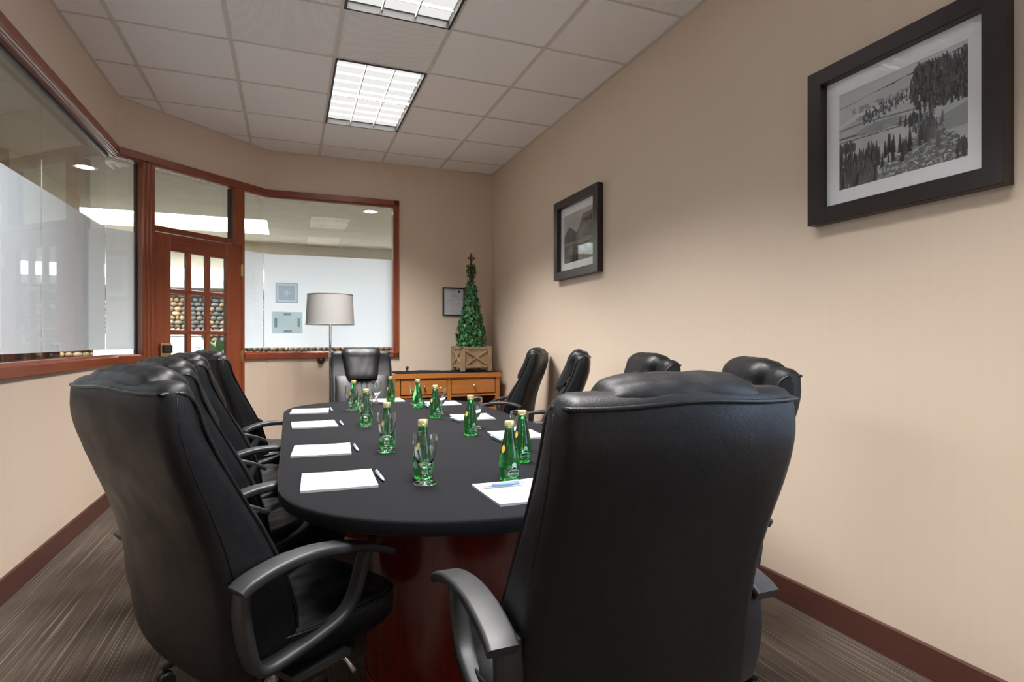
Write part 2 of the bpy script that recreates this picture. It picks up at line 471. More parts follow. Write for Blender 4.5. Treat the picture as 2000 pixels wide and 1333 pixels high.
# ceiling: grid with lay-in tiles, each tile its own piece
TX, TY = 0.6096, 0.5947
X0, Y0 = 0.2736, 3.895                       # a grid crossing: left edge of the light column, near edge of the far light
room = [Vector((XR, YN)), Vector((XR, YB)), Vector(PQ), Vector(PP), Vector((XL, YN))]
def clip_room(bm):
    n = len(room)
    for i in range(n):
        a_, b2 = room[i], room[(i + 1) % n]
        d = (b2 - a_); nrm = Vector((d.y, -d.x, 0)).normalized()
        geom = bm.verts[:] + bm.edges[:] + bm.faces[:]
        bmesh.ops.bisect_plane(bm, geom=geom, plane_co=Vector((a_.x, a_.y, 0)), plane_no=nrm, clear_outer=True)
ceil = G(); ceil.box(XL - TH, XR + TH, YN - TH, YB + TH, ZC + 0.07, ZC + 0.10)
ceil_o = struct(ceil.build('ceiling', 'grid_metal'))
cols_i = range(-3, 3); rows_j = range(-8, 4)
LIGHT_ROWS = {(0, 1), (-3, -2), (-6, -5)}
light_cells = {(0, r) for pr_ in LIGHT_ROWS for r in pr_}
def clipped(name, fn, mat, parent):
    bm = bmesh.new(); g = G(); fn(g)
    vs_ = [bm.verts.new(v) for v in g.v]
    for f in g.f: bm.faces.new([vs_[i] for i in f])
    clip_room(bm)
    if len(bm.faces) == 0: bm.free(); return None
    me = bpy.data.meshes.new(name); bm.to_mesh(me); bm.free()
    o = bpy.data.objects.new(name, me); C.objects.link(o); me.materials.append(MT[mat]); o.parent = parent
    return o
for i in cols_i:
    for j in rows_j:
        if (i, j) in light_cells: continue
        x, y = X0 + i * TX, Y0 + j * TY
        dz = random.uniform(-0.001, 0.001)
        mt = 'tile_ribbed' if (i, j) in {(-1, -1), (-1, -2), (0, -1), (-2, -2), (1, -3), (0, -4), (2, -3)} else 'tile'
        clipped('ceiling_tile', lambda g: g.box(x + 0.011, x + TX - 0.011, y + 0.0045, y + TY - 0.0045, ZC + 0.003 + dz, ZC + 0.018), mt, ceil_o)
gr = G()
for i in range(-3, 4): gr.box(X0 + i * TX - 0.012, X0 + i * TX + 0.012, YN, YB, ZC - 0.002, ZC + 0.022)
for j in range(-8, 5): gr.box(XL, XR, Y0 + j * TY - 0.007, Y0 + j * TY + 0.007, ZC - 0.0012, ZC + 0.021)
go = G(); go.v, go.f = gr.v, gr.f
clipped('grid_bars', lambda g: g.add(gr.v, gr.f), 'grid_metal', ceil_o)
# wall angle
for k in range(len(room)):
    pass
wa = sweep_profile([room[0], room[1], room[2], room[3], room[4]], rect_prof(0.0, 0.020, ZC - 0.004, ZC + 0.004))
wa.build('wall_angle', 'grid_metal', ceil_o)

# troffers
for kl, (r0, nm) in enumerate(((0, 'fluorescent ceiling light nearest the back wall, with white louvre'), (-3, 'fluorescent ceiling light cut off by the top edge of the picture'), (-6, 'fluorescent ceiling light above the near end of the table'))):
    y0_, y1_ = Y0 + r0 * TY, Y0 + (r0 + 2) * TY
    t = tag(empty('ceiling_light', (X0 + TX / 2, (y0_ + y1_) / 2, ZC)), nm, 'ceiling light', 'fluorescent ceiling lights')
    hx, hy = TX / 2 - 0.004, (y1_ - y0_) / 2 - 0.004
    g = G()
    for a_ in ((-hx, -hx + 0.014, -hy, hy), (hx - 0.014, hx, -hy, hy), (-hx, hx, -hy, -hy + 0.014), (-hx, hx, hy - 0.014, hy)):
        g.box(a_[0], a_[1], a_[2], a_[3], -0.006, 0.05)
    g.build('trim_frame', 'black_metal', t)
    hx -= 0.015; hy -= 0.015
    g = G(); g.box(-hx, hx, -hy, hy, 0.040, 0.046); g.build('diffuser', 'troffer_glow', t)
    ld = bpy.data.lights.new('lamp', 'AREA'); ld.shape = 'RECTANGLE'; ld.size = 2 * hx - 0.01; ld.size_y = 2 * hy - 0.01
    ld.energy = TROFFER_WATTS[kl]; ld.spread = math.radians(TROFFER_SPREAD); ld.color = (1.0, 0.975, 0.95)
    lo = bpy.data.objects.new('lamp', ld); C.objects.link(lo); lo.parent = t; lo.location = (0, 0, 0.0385)
    for k in (1, 2):
        x = -hx + 2 * hx * k / 3
        g = G(); g.box(x - 0.003, x + 0.003, -hy, hy, 0.016, 0.037); g.build('louvre_blade', 'louvre', t)
    for k in range(1, 9):
        y = -hy + 2 * hy * k / 9
        g = G(); g.box(-hx, hx, y - 0.002, y + 0.002, 0.020, 0.037); g.build('louvre_blade', 'louvre', t)

# ------------------------------------------------------------------ trim, glazing and door
GO = 0.075                                   # glass plane behind the wall face
head_prof = [(-0.020, Z_H1), (-0.022, Z_H1 - 0.004), (-0.022, Z_H0 + 0.018), (-0.018, Z_H0 + 0.014), (-0.010, Z_H0 + 0.012), (-0.006, Z_H0 + 0.004), (0.004, Z_H0 + 0.004),
             (0.006, Z_H0), (0.018, Z_H0), (0.020, Z_H0 + 0.005), (0.030, Z_H0 + 0.005), (0.032, Z_H0), (0.050, Z_H0), (0.052, Z_H0 + 0.012), (0.09, Z_H0 + 0.012), (0.09, Z_H1 - 0.02), (0, Z_H1 - 0.02), (0, Z_H1)]
def mirror_prof(p, za, zb): return [(o, za + zb - z) for o, z in p][::-1]
sill_prof = mirror_prof(head_prof, Z_H0 + Z_S0, Z_H1)
sill_prof = [(o, Z_S0 + (Z_H1 - z)) for o, z in head_prof][::-1]
def trim(n, g, mat='cherry_h'):
    o = g.build('trim_%d' % n, mat, auto=0.3); return struct(o)
trim(1, sweep_profile([L_END, chain[1], chain[2], Vector((X_W1 + 0.06, YB))], head_prof))
trim(2, sweep_profile([L_END, chain[1], on_diag(S_P1[0] + 0.01)], sill_prof))
trim(3, sweep_profile([on_diag(S_P2[1] - 0.004), chain[2], Vector((X_W1 + 0.06, YB))], sill_prof))
def post(n, p0, p1, o0, o1, z0, z1, flutes=True):
    d = (p1 - p0).normalized(); nn = Vector((-d.y, d.x)); w = (p1 - p0).length
    prof = [(0, o1), (0, o0 + 0.004), (0.004, o0)]
    if flutes:
        for k in (0.3, 0.62): prof += [(w * k - 0.004, o0), (w * k, o0 + 0.004), (w * k + 0.004, o0)]
    prof += [(w - 0.004, o0), (w, o0 + 0.004), (w, o1)]
    g = G(); g.prism([tuple(p0 + d * a_ + nn * b2) for a_, b2 in prof], z0, z1)
    return trim(n, g, 'cherry_v')
post(4, Vector((X_W1, YB)), Vector((X_W1 + 0.06, YB)), -0.022, 0.09, Z_S0, Z_H1)
post(5, on_diag(S_P1[0]), on_diag(S_P1[1]), -0.020, 0.10, 0, Z_H0 + 0.004)
post(6, on_diag(S_P2[0]), on_diag(S_P2[1]), -0.012, 0.10, 2.055, Z_H0 + 0.004, False)
post(7, on_diag(S_DR[1] + 0.004), on_diag(S_P2[1]), -0.012, 0.10, 0, 2.055, False)
post(8, L_END + Vector((0, -0.06)), L_END, -0.022, 0.09, Z_S0, Z_H1)
# transom rail above the door
g = G(); p = [on_diag(S_P1[1], -0.012), on_diag(S_P2[0], -0.012), on_diag(S_P2[0], 0.09), on_diag(S_P1[1], 0.09)]
g.prism([tuple(q) for q in p], 2.058, 2.102); trim(9, g)

g_chain = offset_pts([L_END, chain[1], chain[2], Vector((X_W1 + 0.02, YB))], GO)
FZ0, FZ1 = 1.118, 2.035                       # frosted band
def pane_between(a_, b2, z0, z1, parent, frost=True, gap=0.002):
    d = (b2 - a_).normalized(); nn = Vector((-d.y, d.x))
    a2, b3 = a_ + d * gap, b2 - d * gap
    g = G(); g.prism([tuple(a2), tuple(b3), tuple(b3 + nn * 0.004), tuple(a2 + nn * 0.004)], z0, z1)
    o = g.build('pane', 'pane_glass', parent)
    # keep only the two large faces so that light crosses two surfaces
    if frost:
        g = G(); f0, f1 = a2 + nn * 0.0055, b3 + nn * 0.0055
        g.add([(f0.x, f0.y, FZ0), (f1.x, f1.y, FZ0), (f1.x, f1.y, FZ1), (f0.x, f0.y, FZ1)], [(0, 1, 2, 3)])
        g.build('frosted_film', 'frost_film', parent)
    return o
GZ0, GZ1 = Z_S1 - 0.005, Z_H0 + 0.006
w1 = struct(empty('window_1'), 'interior window of clear panes with a frosted band, left wall')
seam = Vector((XL - GO, 3.93)); seam0 = Vector((XL - GO, 2.2))
pane_between(g_chain[0], seam0, GZ0, GZ1, w1); pane_between(seam0, seam, GZ0, GZ1, w1); pane_between(seam, g_chain[1], GZ0, GZ1, w1)
w2 = struct(empty('window_2'), 'narrow sidelight with frosted band left of the door')
pane_between(g_chain[1], on_diag(S_P1[0] + 0.01, GO), GZ0, GZ1, w2)
w3 = struct(empty('window_3'), 'clear glass transom above the door')
pane_between(on_diag(S_P1[1] - 0.005, GO), on_diag(S_P2[0] + 0.005, GO), 2.098, GZ1, w3, False)
w4 = struct(empty('window_4'), 'window with a frosted band beside the door, wrapping to the back wall')
pane_between(on_diag(S_P2[1] - 0.005, GO), g_chain[2], GZ0, GZ1, w4)
pane_between(g_chain[2], g_chain[3], GZ0, GZ1, w4)
# aluminium channel and black gasket along the head and the post sides
for nm, pr_, mt in (('channel', rect_prof(GO - 0.022, GO - 0.004, Z_H0 - 0.022, Z_H0 + 0.010), 'aluminium'), ('gasket', rect_prof(GO - 0.028, GO - 0.022, Z_H0 - 0.004, Z_H0 + 0.010), 'gasket')):
    g = sweep_profile([L_END, chain[1]], pr_); g.build(nm, mt, w1)
for s_, par in ((S_P1[0] - 0.006, w2), (S_P2[0] - 0.006, w3)):
    z0 = GZ0 if par is w2 else 2.102
    g = G(); p = [on_diag(s_, 0.052), on_diag(s_ + 0.008, 0.052), on_diag(s_ + 0.008, GO + 0.01), on_diag(s_, GO + 0.01)]
    g.prism([tuple(q) for q in p], z0, Z_H0); g.build('gasket', 'gasket', par)

# door with nine-over lights, in the cut corner (local x along the wall, y outward, z up)
door = struct(empty('door_1', (on_diag(0).x, on_diag(0).y, 0), math.atan2(E_D.y, E_D.x)), 'cherry wood door with small square glass lights')
D0, D1 = S_DR; OY0, OY1 = -0.008, 0.036
DZ = 2.052
L0, L1 = 0.413, 0.928                          # light opening
muns = ((0.545, 0.603), (0.722, 0.780))        # vertical bars, wide as the photo's bevelled bars
zt_, zb_ = 1.915, 0.30
def dpart(name, a_, mat='cherry_v', bev=0.003):
    g = G(); g.box(*a_, bev=bev); return g.build(name, mat, door, auto=0.5)
dpart('stile', (D0, L0, OY0, OY1, 0.008, DZ)); dpart('stile', (L1, D1, OY0, OY1, 0.008, DZ))
dpart('rail', (L0, L1, OY0, OY1, zt_, DZ), 'cherry_h'); dpart('rail', (L0, L1, OY0, OY1, 0.008, zb_), 'cherry_h')
bars_z = [1.59, 1.255, 0.92, 0.60]
mv = [((0.545 + 0.603) / 2), ((0.722 + 0.780) / 2)]
for x in mv: dpart('muntin', (x - 0.021, x + 0.021, OY0 + 0.002, OY1 - 0.002, zb_, zt_), 'cherry_v', 0.008)
xs = [L0] + mv + [L1]
for z in bars_z: dpart('muntin', (L0, L1, OY0 + 0.002, OY1 - 0.002, z - 0.019, z + 0.019), 'cherry_h', 0.008)
zs_ = [zb_] + bars_z[::-1] + [zt_]
for i in range(3):
    for j in range(5):
        g = G(); g.box(xs[i] + (0.0 if i == 0 else 0.02), xs[i + 1] - (0.0 if i == 2 else 0.02), 0.012, 0.016, zs_[j] + (0 if j == 0 else 0.018), zs_[j + 1] - (0 if j == 4 else 0.018))
        g.build('pane', 'pane_glass', door)
for z in (1.83, 1.04, 0.25):
    g = G(); g.lathe([(0.006, z - 0.055), (0.0075, z - 0.05), (0.0075, z + 0.05), (0.006, z + 0.055)], 12, None, D1 + 0.003, OY0 - 0.004)
    g.box(D1 - 0.012, D1 + 0.016, OY0 - 0.003, OY0, z - 0.05, z + 0.05)
    g.build('hinge', 'brass', door, True, auto=0.5)
g = G(); g.box(0.318, 0.405, OY0 - 0.022, OY0, 1.02, 1.165, bev=0.006); lk = g.build('lock_plate', 'brass', door, auto=0.5)
g = G(); g.box(0.330, 0.402, OY0 - 0.045, OY0 - 0.02, 1.085, 1.150, bev=0.008); g.build('lock_body', 'black_metal', lk, auto=0.5)
g = G(); g.tube([(0.36, OY0 - 0.02, 1.045), (0.36, OY0 - 0.06, 1.045), (0.375, OY0 - 0.066, 1.045), (0.47, OY0 - 0.066, 1.04)], 0.009); g.build('lever', 'brass', lk, True)

# ------------------------------------------------------------------ lobby outside the glass
LZ = 2.75
YF = 10.0
g = G(); g.box(-6.2, 4.2, -1.5, YF + 0.3, -0.12, -0.052); struct(g.build('floor_lobby', 'lobby_floor'))
# lobby ceiling with one seen skylight opening and two added ones (built from strips around the wells)
SKY = ((-5.8, -0.28, 8.12, 9.2), (-3.8, -2.0, -1.2, 3.6), (2.1, 4.0, 6.5, 9.5))  # last two are added out of view to brighten the frosted glass and room
def lobby_ceiling():
    g = G(); xs_ = sorted({-6.2, 4.2, *[s_[0] for s_ in SKY], *[s_[1] for s_ in SKY]}); ys_ = sorted({-1.5, YF, *[s_[2] for s_ in SKY], *[s_[3] for s_ in SKY]})
    def inside_room(x0, x1, y0, y1): return False
    for i in range(len(xs_) - 1):
        for j in range(len(ys_) - 1):
            cx_, cy_ = (xs_[i] + xs_[i + 1]) / 2, (ys_[j] + ys_[j + 1]) / 2
            if any(s_[0] < cx_ < s_[1] and s_[2] < cy_ < s_[3] for s_ in SKY): continue
            g.box(xs_[i], xs_[i + 1], ys_[j], ys_[j + 1], LZ, LZ + 0.06)
    return g
# the lobby ceiling stops at the outer face of the room walls: cut the room's footprint out of it
outer = offset_pts([Vector(PA), Vector(PP), Vector(PQ), Vector(PR)], TH)
bm = bmesh.new(); g = lobby_ceiling()
v_ = [bm.verts.new(p) for p in g.v]
for f in g.f: bm.faces.new([v_[i] for i in f])
for a_, b2 in ((outer[0], outer[1]), (outer[1], outer[2]), (outer[2], outer[3]), (Vector((XR + TH, YB + TH)), Vector((XR + TH, YN)))):
    d = b2 - a_; n_ = Vector((-d.y, d.x, 0)).normalized()
    bmesh.ops.bisect_plane(bm, geom=bm.verts[:] + bm.edges[:] + bm.faces[:], plane_co=Vector((a_.x, a_.y, 0)), plane_no=n_)
def in_outer(c):
    for a_, b2 in ((outer[0], outer[1]), (outer[1], outer[2]), (outer[2], outer[3])):
        d = b2 - a_
        if (-d.y * (c.x - a_.x) + d.x * (c.y - a_.y)) > 0: return False
    return c.x < XR + TH
bmesh.ops.delete(bm, geom=[f for f in bm.faces if in_outer(f.calc_center_median())], context='FACES')
me = bpy.data.meshes.new('ceiling_lobby'); bm.to_mesh(me); bm.free()
o = bpy.data.objects.new('ceiling_lobby', me); C.objects.link(o); me.materials.append(MT['lobby_beige']); struct(o)
for k, s_ in enumerate(SKY):
    sk = struct(empty('window_%d' % (6 + k), ((s_[0] + s_[1]) / 2, (s_[2] + s_[3]) / 2, LZ)), 'lobby ceiling skylight, the first seen, the other two added for light')
    hx, hy = (s_[1] - s_[0]) / 2, (s_[3] - s_[2]) / 2
    g = G(); g.box(-hx, hx, -hy, hy, 0.30, 0.31); g.build('sky_and_fill_pane', 'sky_and_fill_glow_%d' % k, sk)
    g = G()
    for a_ in ((-hx - 0.02, -hx, -hy, hy), (hx, hx + 0.02, -hy, hy), (-hx, hx, -hy - 0.02, -hy), (-hx, hx, hy, hy + 0.02)): g.box(*a_, 0.0601, 0.31)
    g.build('sky_and_fill_well', 'white_paint', sk)
# lobby walls
g = G(); g.box(-6.3, -6.2, -1.5, YF, -0.05, LZ); struct(g.build('wall_lobby_left', 'lobby_beige'))
g = G(); g.box(-6.2, XL - TH, -1.6, -1.5, -0.05, LZ); struct(g.build('wall_lobby_near', 'lobby_beige'))
g = G(); g.box(4.2, 4.3, YB, YF, -0.05, LZ); struct(g.build('wall_lobby_right', 'lobby_beige'))
g = G(); g.box(-6.2, 4.2, YF, YF + 0.1, 1.99, 2.12); g.box(-6.2, 4.2, YF, YF + 0.1, 2.31, LZ); g.box(-6.2, 4.2, YF + 0.20, YF + 0.28, -0.05, 1.95)
struct(g.build('wall_lobby_far', 'lobby_beige'))
g = G(); g.box(-6.2, 4.2, YF - 0.10, YF + 0.12, 1.945, 1.99); struct(g.build('trim_10', 'dark_fabric'))
cl = struct(empty('window_9', (0, YF + 0.05, 2.12)), 'clerestory window strip above the lobby stone wall')
g = G(); g.box(-5.5, 3.5, 0, 0.01, 0, 0.19); g.build('clerestory_pane', 'clerestory_glow', cl)
# stone facing of the far lobby wall: stones a few pixels across, one piece of stuff
rs = random.Random(3); V, Fc, K = [], [], []
ico = bmesh.new(); bmesh.ops.create_icosphere(ico, subdivisions=2, radius=1.0)
ico.verts.index_update(); IV = [v.co.copy() for v in ico.verts]; IF = [[v.index for v in f.verts] for f in ico.faces]; ico.free()
z = 0.35
while z < 1.93:
    hrow = rs.uniform(0.055, 0.095); x = -4.0 + rs.uniform(0, 0.1)
    while x < 2.4:
        w_ = rs.uniform(0.06, 0.13)
        base = rs.choice([(0.30, 0.19, 0.10), (0.22, 0.15, 0.095), (0.36, 0.25, 0.15), (0.19, 0.155, 0.13), (0.15, 0.14, 0.145), (0.42, 0.28, 0.15)])
        if -1.55 < x < -1.25 or -1.12 < x + (z - 1.2) * 0.1 < -1.02: base = rs.choice([(0.13, 0.125, 0.135), (0.16, 0.14, 0.13)])
        kk = rs.uniform(0.75, 1.15); off = len(V)
        ph = Vector((rs.uniform(0, 50), rs.uniform(0, 50), 0))
        for v in IV:
            n_ = 1 + 0.22 * noise.noise(v * 1.3 + ph)
            V.append((x + w_ / 2 + v.x * w_ * 0.53 * n_, YF + 0.10 + v.y * 0.07, min(1.94, z + hrow / 2 + v.z * hrow * 0.54 * n_))); K.append((base[0] * kk, base[1] * kk, base[2] * kk, 1))
        Fc += [[i + off for i in f] for f in IF]
        x += w_
    z += hrow * 0.95
o = mesh_obj('stone_facing', V, Fc, 'stone', None, True, K); o['kind'] = 'stuff'
tag(o, 'wall of rounded brown and grey fieldstones seen through the door lights', 'stone wall')
# downlights in the lobby soffit
def downlight(x, y, label):
    t = tag(empty('downlight', (x, y, LZ)), label, 'downlight', 'recessed lobby downlights')
    g = G(); g.loft([[(r * math.cos(2 * PI * k / 24), r * math.sin(2 * PI * k / 24), z) for k in range(24)] for r, z in ((0.072, -0.003), (0.095, -0.005), (0.098, 0.0), (0.072, 0.0))], False, True); g.build('trim_ring', 'white_paint', t, True)
    g = G(); g.lathe([(0.0, -0.012), (0.05, -0.009), (0.071, -0.002)], 24); g.build('lens', 'downlight_glow', t)
downlight(-1.72, 6.22, 'round recessed downlight seen through the left glass')
downlight(0.91, 7.12, 'round recessed downlight seen through the back window glass')
# soffit beam crossing the lobby
g = G(); g.box(-2.55, -2.15, 5.9, 7.6, LZ - 0.35, LZ); struct(g.build('ceiling_lobby_beam', 'lobby_beige'))
# white reception counter with sloping front, seen through the lower door lights
t = tag(empty('reception_counter', (-1.5, 9.38, -0.05)), 'white reception counter with a sloping end behind the door', 'counter')
g = G(); g.add([(-1.0, 0, 0), (1.02, 0, 0), (1.02, 0.4, 0), (-1.0, 0.4, 0), (-1.0, 0, 1.30), (0.25, 0, 1.30), (0.25, 0.4, 1.30), (-1.0, 0.4, 1.30)],
               [(3, 2, 1, 0), (4, 5, 6, 7), (0, 1, 5, 4), (1, 2, 6, 5), (2, 3, 7, 6), (3, 0, 4, 7)]); g.build('body', 'white_paint', t)
g = G(); g.box(-1.02, 0.26, -0.01, 0.41, 1.30, 1.32, bev=0.006); g.build('counter_top', 'white_paint', t)
# leafy plant near the door outside
def leaf_blade(g, base, az, tilt, ln, wd):
    P = []
    for i in range(7):
        t_ = i / 6; r = ln * t_; w_ = wd * math.sin(PI * min(1, t_ * 0.93 + 0.07)) ** 0.8
        bend = tilt + t_ * 0.5
        c = Vector((math.cos(az) * math.sin(bend) * r, math.sin(az) * math.sin(bend) * r, math.cos(bend) * r)) + Vector(base)
        s_ = Vector((-math.sin(az), math.cos(az), 0)) * w_
        P.append([c - s_, c + Vector((0, 0, -w_ * 0.3)), c + s_])
    g.grid(P)
pl = tag(empty('potted_plant', (-0.78, 7.55, -0.05)), 'bright green leafy plant outside the door glass', 'plant')
g = G(); g.lathe([(0.10, 0), (0.15, 0.30), (0.16, 0.31), (0.16, 0.34), (0.14, 0.34), (0.135, 0.30), (0.0, 0.30)], 20); g.build('pot', 'wicker', pl, True)
g = G(); g.lathe([(0.0, 0.301), (0.13, 0.301)], 20); g.build('potting_soil', 'soil', pl)
g = G(); g.tube([(0, 0, 0.29), (0.01, 0, 0.6), (0, 0.01, 1.02)], 0.012); g.build('stem', 'twig', pl, True)
for k in range(9):
    g = G(); leaf_blade(g, (0, 0.01, 1.0), k * 2.4, 0.12 + 0.11 * (k % 5), 0.32 + 0.04 * (k % 3), 0.035)
    o = g.build('leaf', 'ivy', pl, True, cols=[(0.06, 0.30, 0.05, 1)] * len(g.v))
# wicker basket planter, white post and dark armchair just outside the left glass
t = tag(empty('wicker_planter', (-2.35, 4.55, -0.05)), 'brown wicker planter outside the lower left glass', 'planter')
g = G(); g.lathe([(0.14, 0), (0.17, 0.5), (0.215, 1.13), (0.22, 1.15), (0.195, 1.15), (0.19, 1.1), (0.0, 1.1)], 24); g.build('basket', 'wicker', t, True)
g = G(); g.lathe([(0.0, 1.101), (0.189, 1.101)], 24); g.build('potting_soil', 'soil', t)
g = G(); g.lathe([(0.218, 1.13), (0.232, 1.14), (0.232, 1.16), (0.215, 1.165), (0.205, 1.15)], 24); g.build('rim', 'twig', t, True)
t = tag(empty('floor_post', (-2.0, 4.52, -0.05)), 'slim white post outside the left window', 'post')
g = G(); g.box(-0.03, 0.03, -0.03, 0.03, 0.04, 1.5, bev=0.004); g.build('shaft', 'white_paint', t)
g = G(); g.box(-0.09, 0.09, -0.09, 0.09, 0.0, 0.04, bev=0.005); g.build('foot', 'white_paint', t)
t = tag(empty('high_back_armchair', (-2.25, 6.05, -0.05), 0.5), 'dark red high-backed armchair outside the left window', 'armchair')
g = G(); g.box(-0.33, 0.33, -0.32, -0.18, 0.25, 1.24, bev=0.03); g.build('backrest', 'dark_fabric', t, True)
g = G(); g.box(-0.30, 0.30, -0.2, 0.32, 0.22, 0.48, bev=0.03); g.build('seat', 'dark_fabric', t, True)
for s_ in (-1, 1):
    g = G(); g.box(s_ * 0.36 - 0.05, s_ * 0.36 + 0.05, -0.28, 0.3, 0.22, 0.66, bev=0.03); g.build('armrest', 'dark_fabric', t, True)
    for y in (-0.25, 0.25):
        g = G(); g.box(s_ * 0.3 - 0.025, s_ * 0.3 + 0.025, y - 0.025, y + 0.025, 0, 0.24, bev=0.004); g.build('leg', 'espresso', t)
# signs stuck on the outside of the frosted back window
yS = YB + GO + 0.0042         # held between the pane and the frosted film
def wpt(u, v): return ony(u, v, yS)
a_, b2 = wpt(538, 552), wpt(582, 593)
t = tag(empty('emblem_sign', ((a_.x + b2.x) / 2, yS, (a_.z + b2.z) / 2)), 'grey square sign with a light fleur-de-lis on the frosted glass', 'sign')
hw_, hh_ = abs(b2.x - a_.x) / 2, abs(a_.z - b2.z) / 2
g = G(); g.box(-hw_ + 0.010, hw_ - 0.010, 0.0, 0.0004, -hh_ + 0.010, hh_ - 0.010)
def fleur(s=1.0):
    """outline of a fleur-de-lis, about 1 unit tall, centred"""
    half = [(0.0, 0.5), (0.07, 0.36), (0.13, 0.22), (0.11, 0.06), (0.075, -0.04), (0.17, 0.02), (0.22, 0.10), (0.30, 0.12), (0.36, 0.05), (0.34, -0.06), (0.28, -0.09), (0.27, -0.02), (0.22, -0.02), (0.17, -0.10), (0.10, -0.15),
            (0.16, -0.17), (0.16, -0.22), (0.08, -0.22), (0.11, -0.34), (0.05, -0.40), (0.0, -0.48)]
    return [(x * s, y * s) for x, y in half] + [(-x * s, y * s) for x, y in half[-2:0:-1]]
g.build('plate', 'sign_plate', t); 
for q in ((-hw_, hw_, hh_ - 0.010, hh_), (-hw_, hw_, -hh_, -hh_ + 0.010), (-hw_, -hw_ + 0.010, -hh_ + 0.010, hh_ - 0.010), (hw_ - 0.010, hw_, -hh_ + 0.010, hh_ - 0.010)):
    g = G(); g.box(q[0], q[1], 0.0, 0.0008, q[2], q[3]); g.build('frame_bar', 'sign_frame', t)
# inner field with the emblem left open (frame of quads around the outline)
pts = fleur(hh_ * 0.78); fw, fh = hw_ * 0.74, hh_ * 0.72
bm = bmesh.new(); es = []
for loop_ in (pts, [(-fw, -fh), (fw, -fh), (fw, fh), (-fw, fh)]):
    vs_ = [bm.verts.new((x, 0.0007, y)) for x, y in loop_]
    es += [bm.edges.new((vs_[i], vs_[(i + 1) % len(vs_)])) for i in range(len(vs_))]
bmesh.ops.triangle_fill(bm, use_beauty=True, use_dissolve=False, edges=es, normal=(0, -1, 0))
me = bpy.data.meshes.new('emblem_field'); bm.to_mesh(me); bm.free(); me.materials.append(MT['sign_frame'])
o = bpy.data.objects.new('emblem_field', me); C.objects.link(o); o.parent = t
a_, b2 = wpt(531, 609), wpt(591, 652)
t = tag(empty('notice_board', ((a_.x + b2.x) / 2, yS, (a_.z + b2.z) / 2)), 'pale rectangular sign fixed with four dark tape strips on frosted glass', 'sign')
hw_, hh_ = abs(b2.x - a_.x) / 2, abs(a_.z - b2.z) / 2
g = G(); g.box(-hw_, hw_, 0.0, 0.0004, -hh_, hh_); g.build('board', 'sign_acrylic', t)
for q in ((-0.24, 0.24, 0.66, 0.88), (-0.24, 0.30, -0.90, -0.68), (-0.84, -0.66, -0.45, 0.42), (0.66, 0.84, -0.40, 0.45)):
    g = G(); g.box(q[0] * hw_, q[1] * hw_, 0.0006, 0.0009, q[2] * hh_, q[3] * hh_); g.build('tape_strip', 'sign_strip', t)

# ------------------------------------------------------------------ conference table and cloth
TCX, THW, TY0, TY1, TB = 0.575, 0.605, 1.865, 3.633, 0.578
def outline(grow=0.0, n=30):
    pts = []
    for k in range(n + 1):
        a_ = PI * k / n
        c, s_ = math.cos(a_), math.sin(a_); e_ = 2 / 2.3
        pts.append((TCX + (THW + grow) * math.copysign(abs(c) ** e_, c), TY1 + (TB + grow) * abs(s_) ** e_))
    for k in range(n + 1):
        a_ = PI + PI * k / n
        c, s_ = math.cos(a_), math.sin(a_); e_ = 2 / 2.3
        pts.append((TCX + (THW + grow) * math.copysign(abs(c) ** e_, c), TY0 - (TB + grow) * abs(s_) ** e_))
    return pts
t = tag(empty('conference_table', (0, 0, 0)), 'long oval conference table with dark red mahogany drum base', 'table')
g = G(); g.prism(outline(-0.004), 0.728, ZT - 0.003); g.build('tabletop', 'mahogany', t)
for y in (1.98, 3.52):
    n = 40; e_ = 2 / 2.4
    ring = lambda s_, z: [(TCX + 0.335 * s_ * math.copysign(abs(math.cos(2 * PI * k / n)) ** e_, math.cos(2 * PI * k / n)), y + 0.28 * s_ * math.copysign(abs(math.sin(2 * PI * k / n)) ** e_, math.sin(2 * PI * k / n)), z) for k in range(n)]
    g = G(); g.loft([ring(1, 0.0), ring(1, 0.727)]); b_o = g.build('drum_base', 'mahogany', t, True, auto=0.6)
    g = G(); g.loft([ring(1.015, 0.0), ring(1.015, 0.08), ring(1.005, 0.085)], False); g.build('plinth', 'mahogany', t, True, auto=0.6)
# fitted black cloth: slightly soft edge, drawn in under the rim
rings = []
for gr_, z in ((-0.010, 0.7245), (0.000, 0.7225), (0.004, 0.725), (0.005, 0.735), (0.005, 0.753), (0.004, 0.758), (0.001, ZT - 0.0004), (-0.004, ZT), (-0.012, ZT)):
    rings.append([(x, y, z) for x, y in outline(gr_)])
g = G(); g.loft(rings, False)
n = len(rings[0]); g.f.append(tuple(range((len(rings) - 1) * n, len(rings) * n)))
tc_ = g.build('tablecloth', 'cloth', None, True, auto=0.9); tag(tc_, 'black fitted cloth stretched over the oval table top', 'tablecloth')

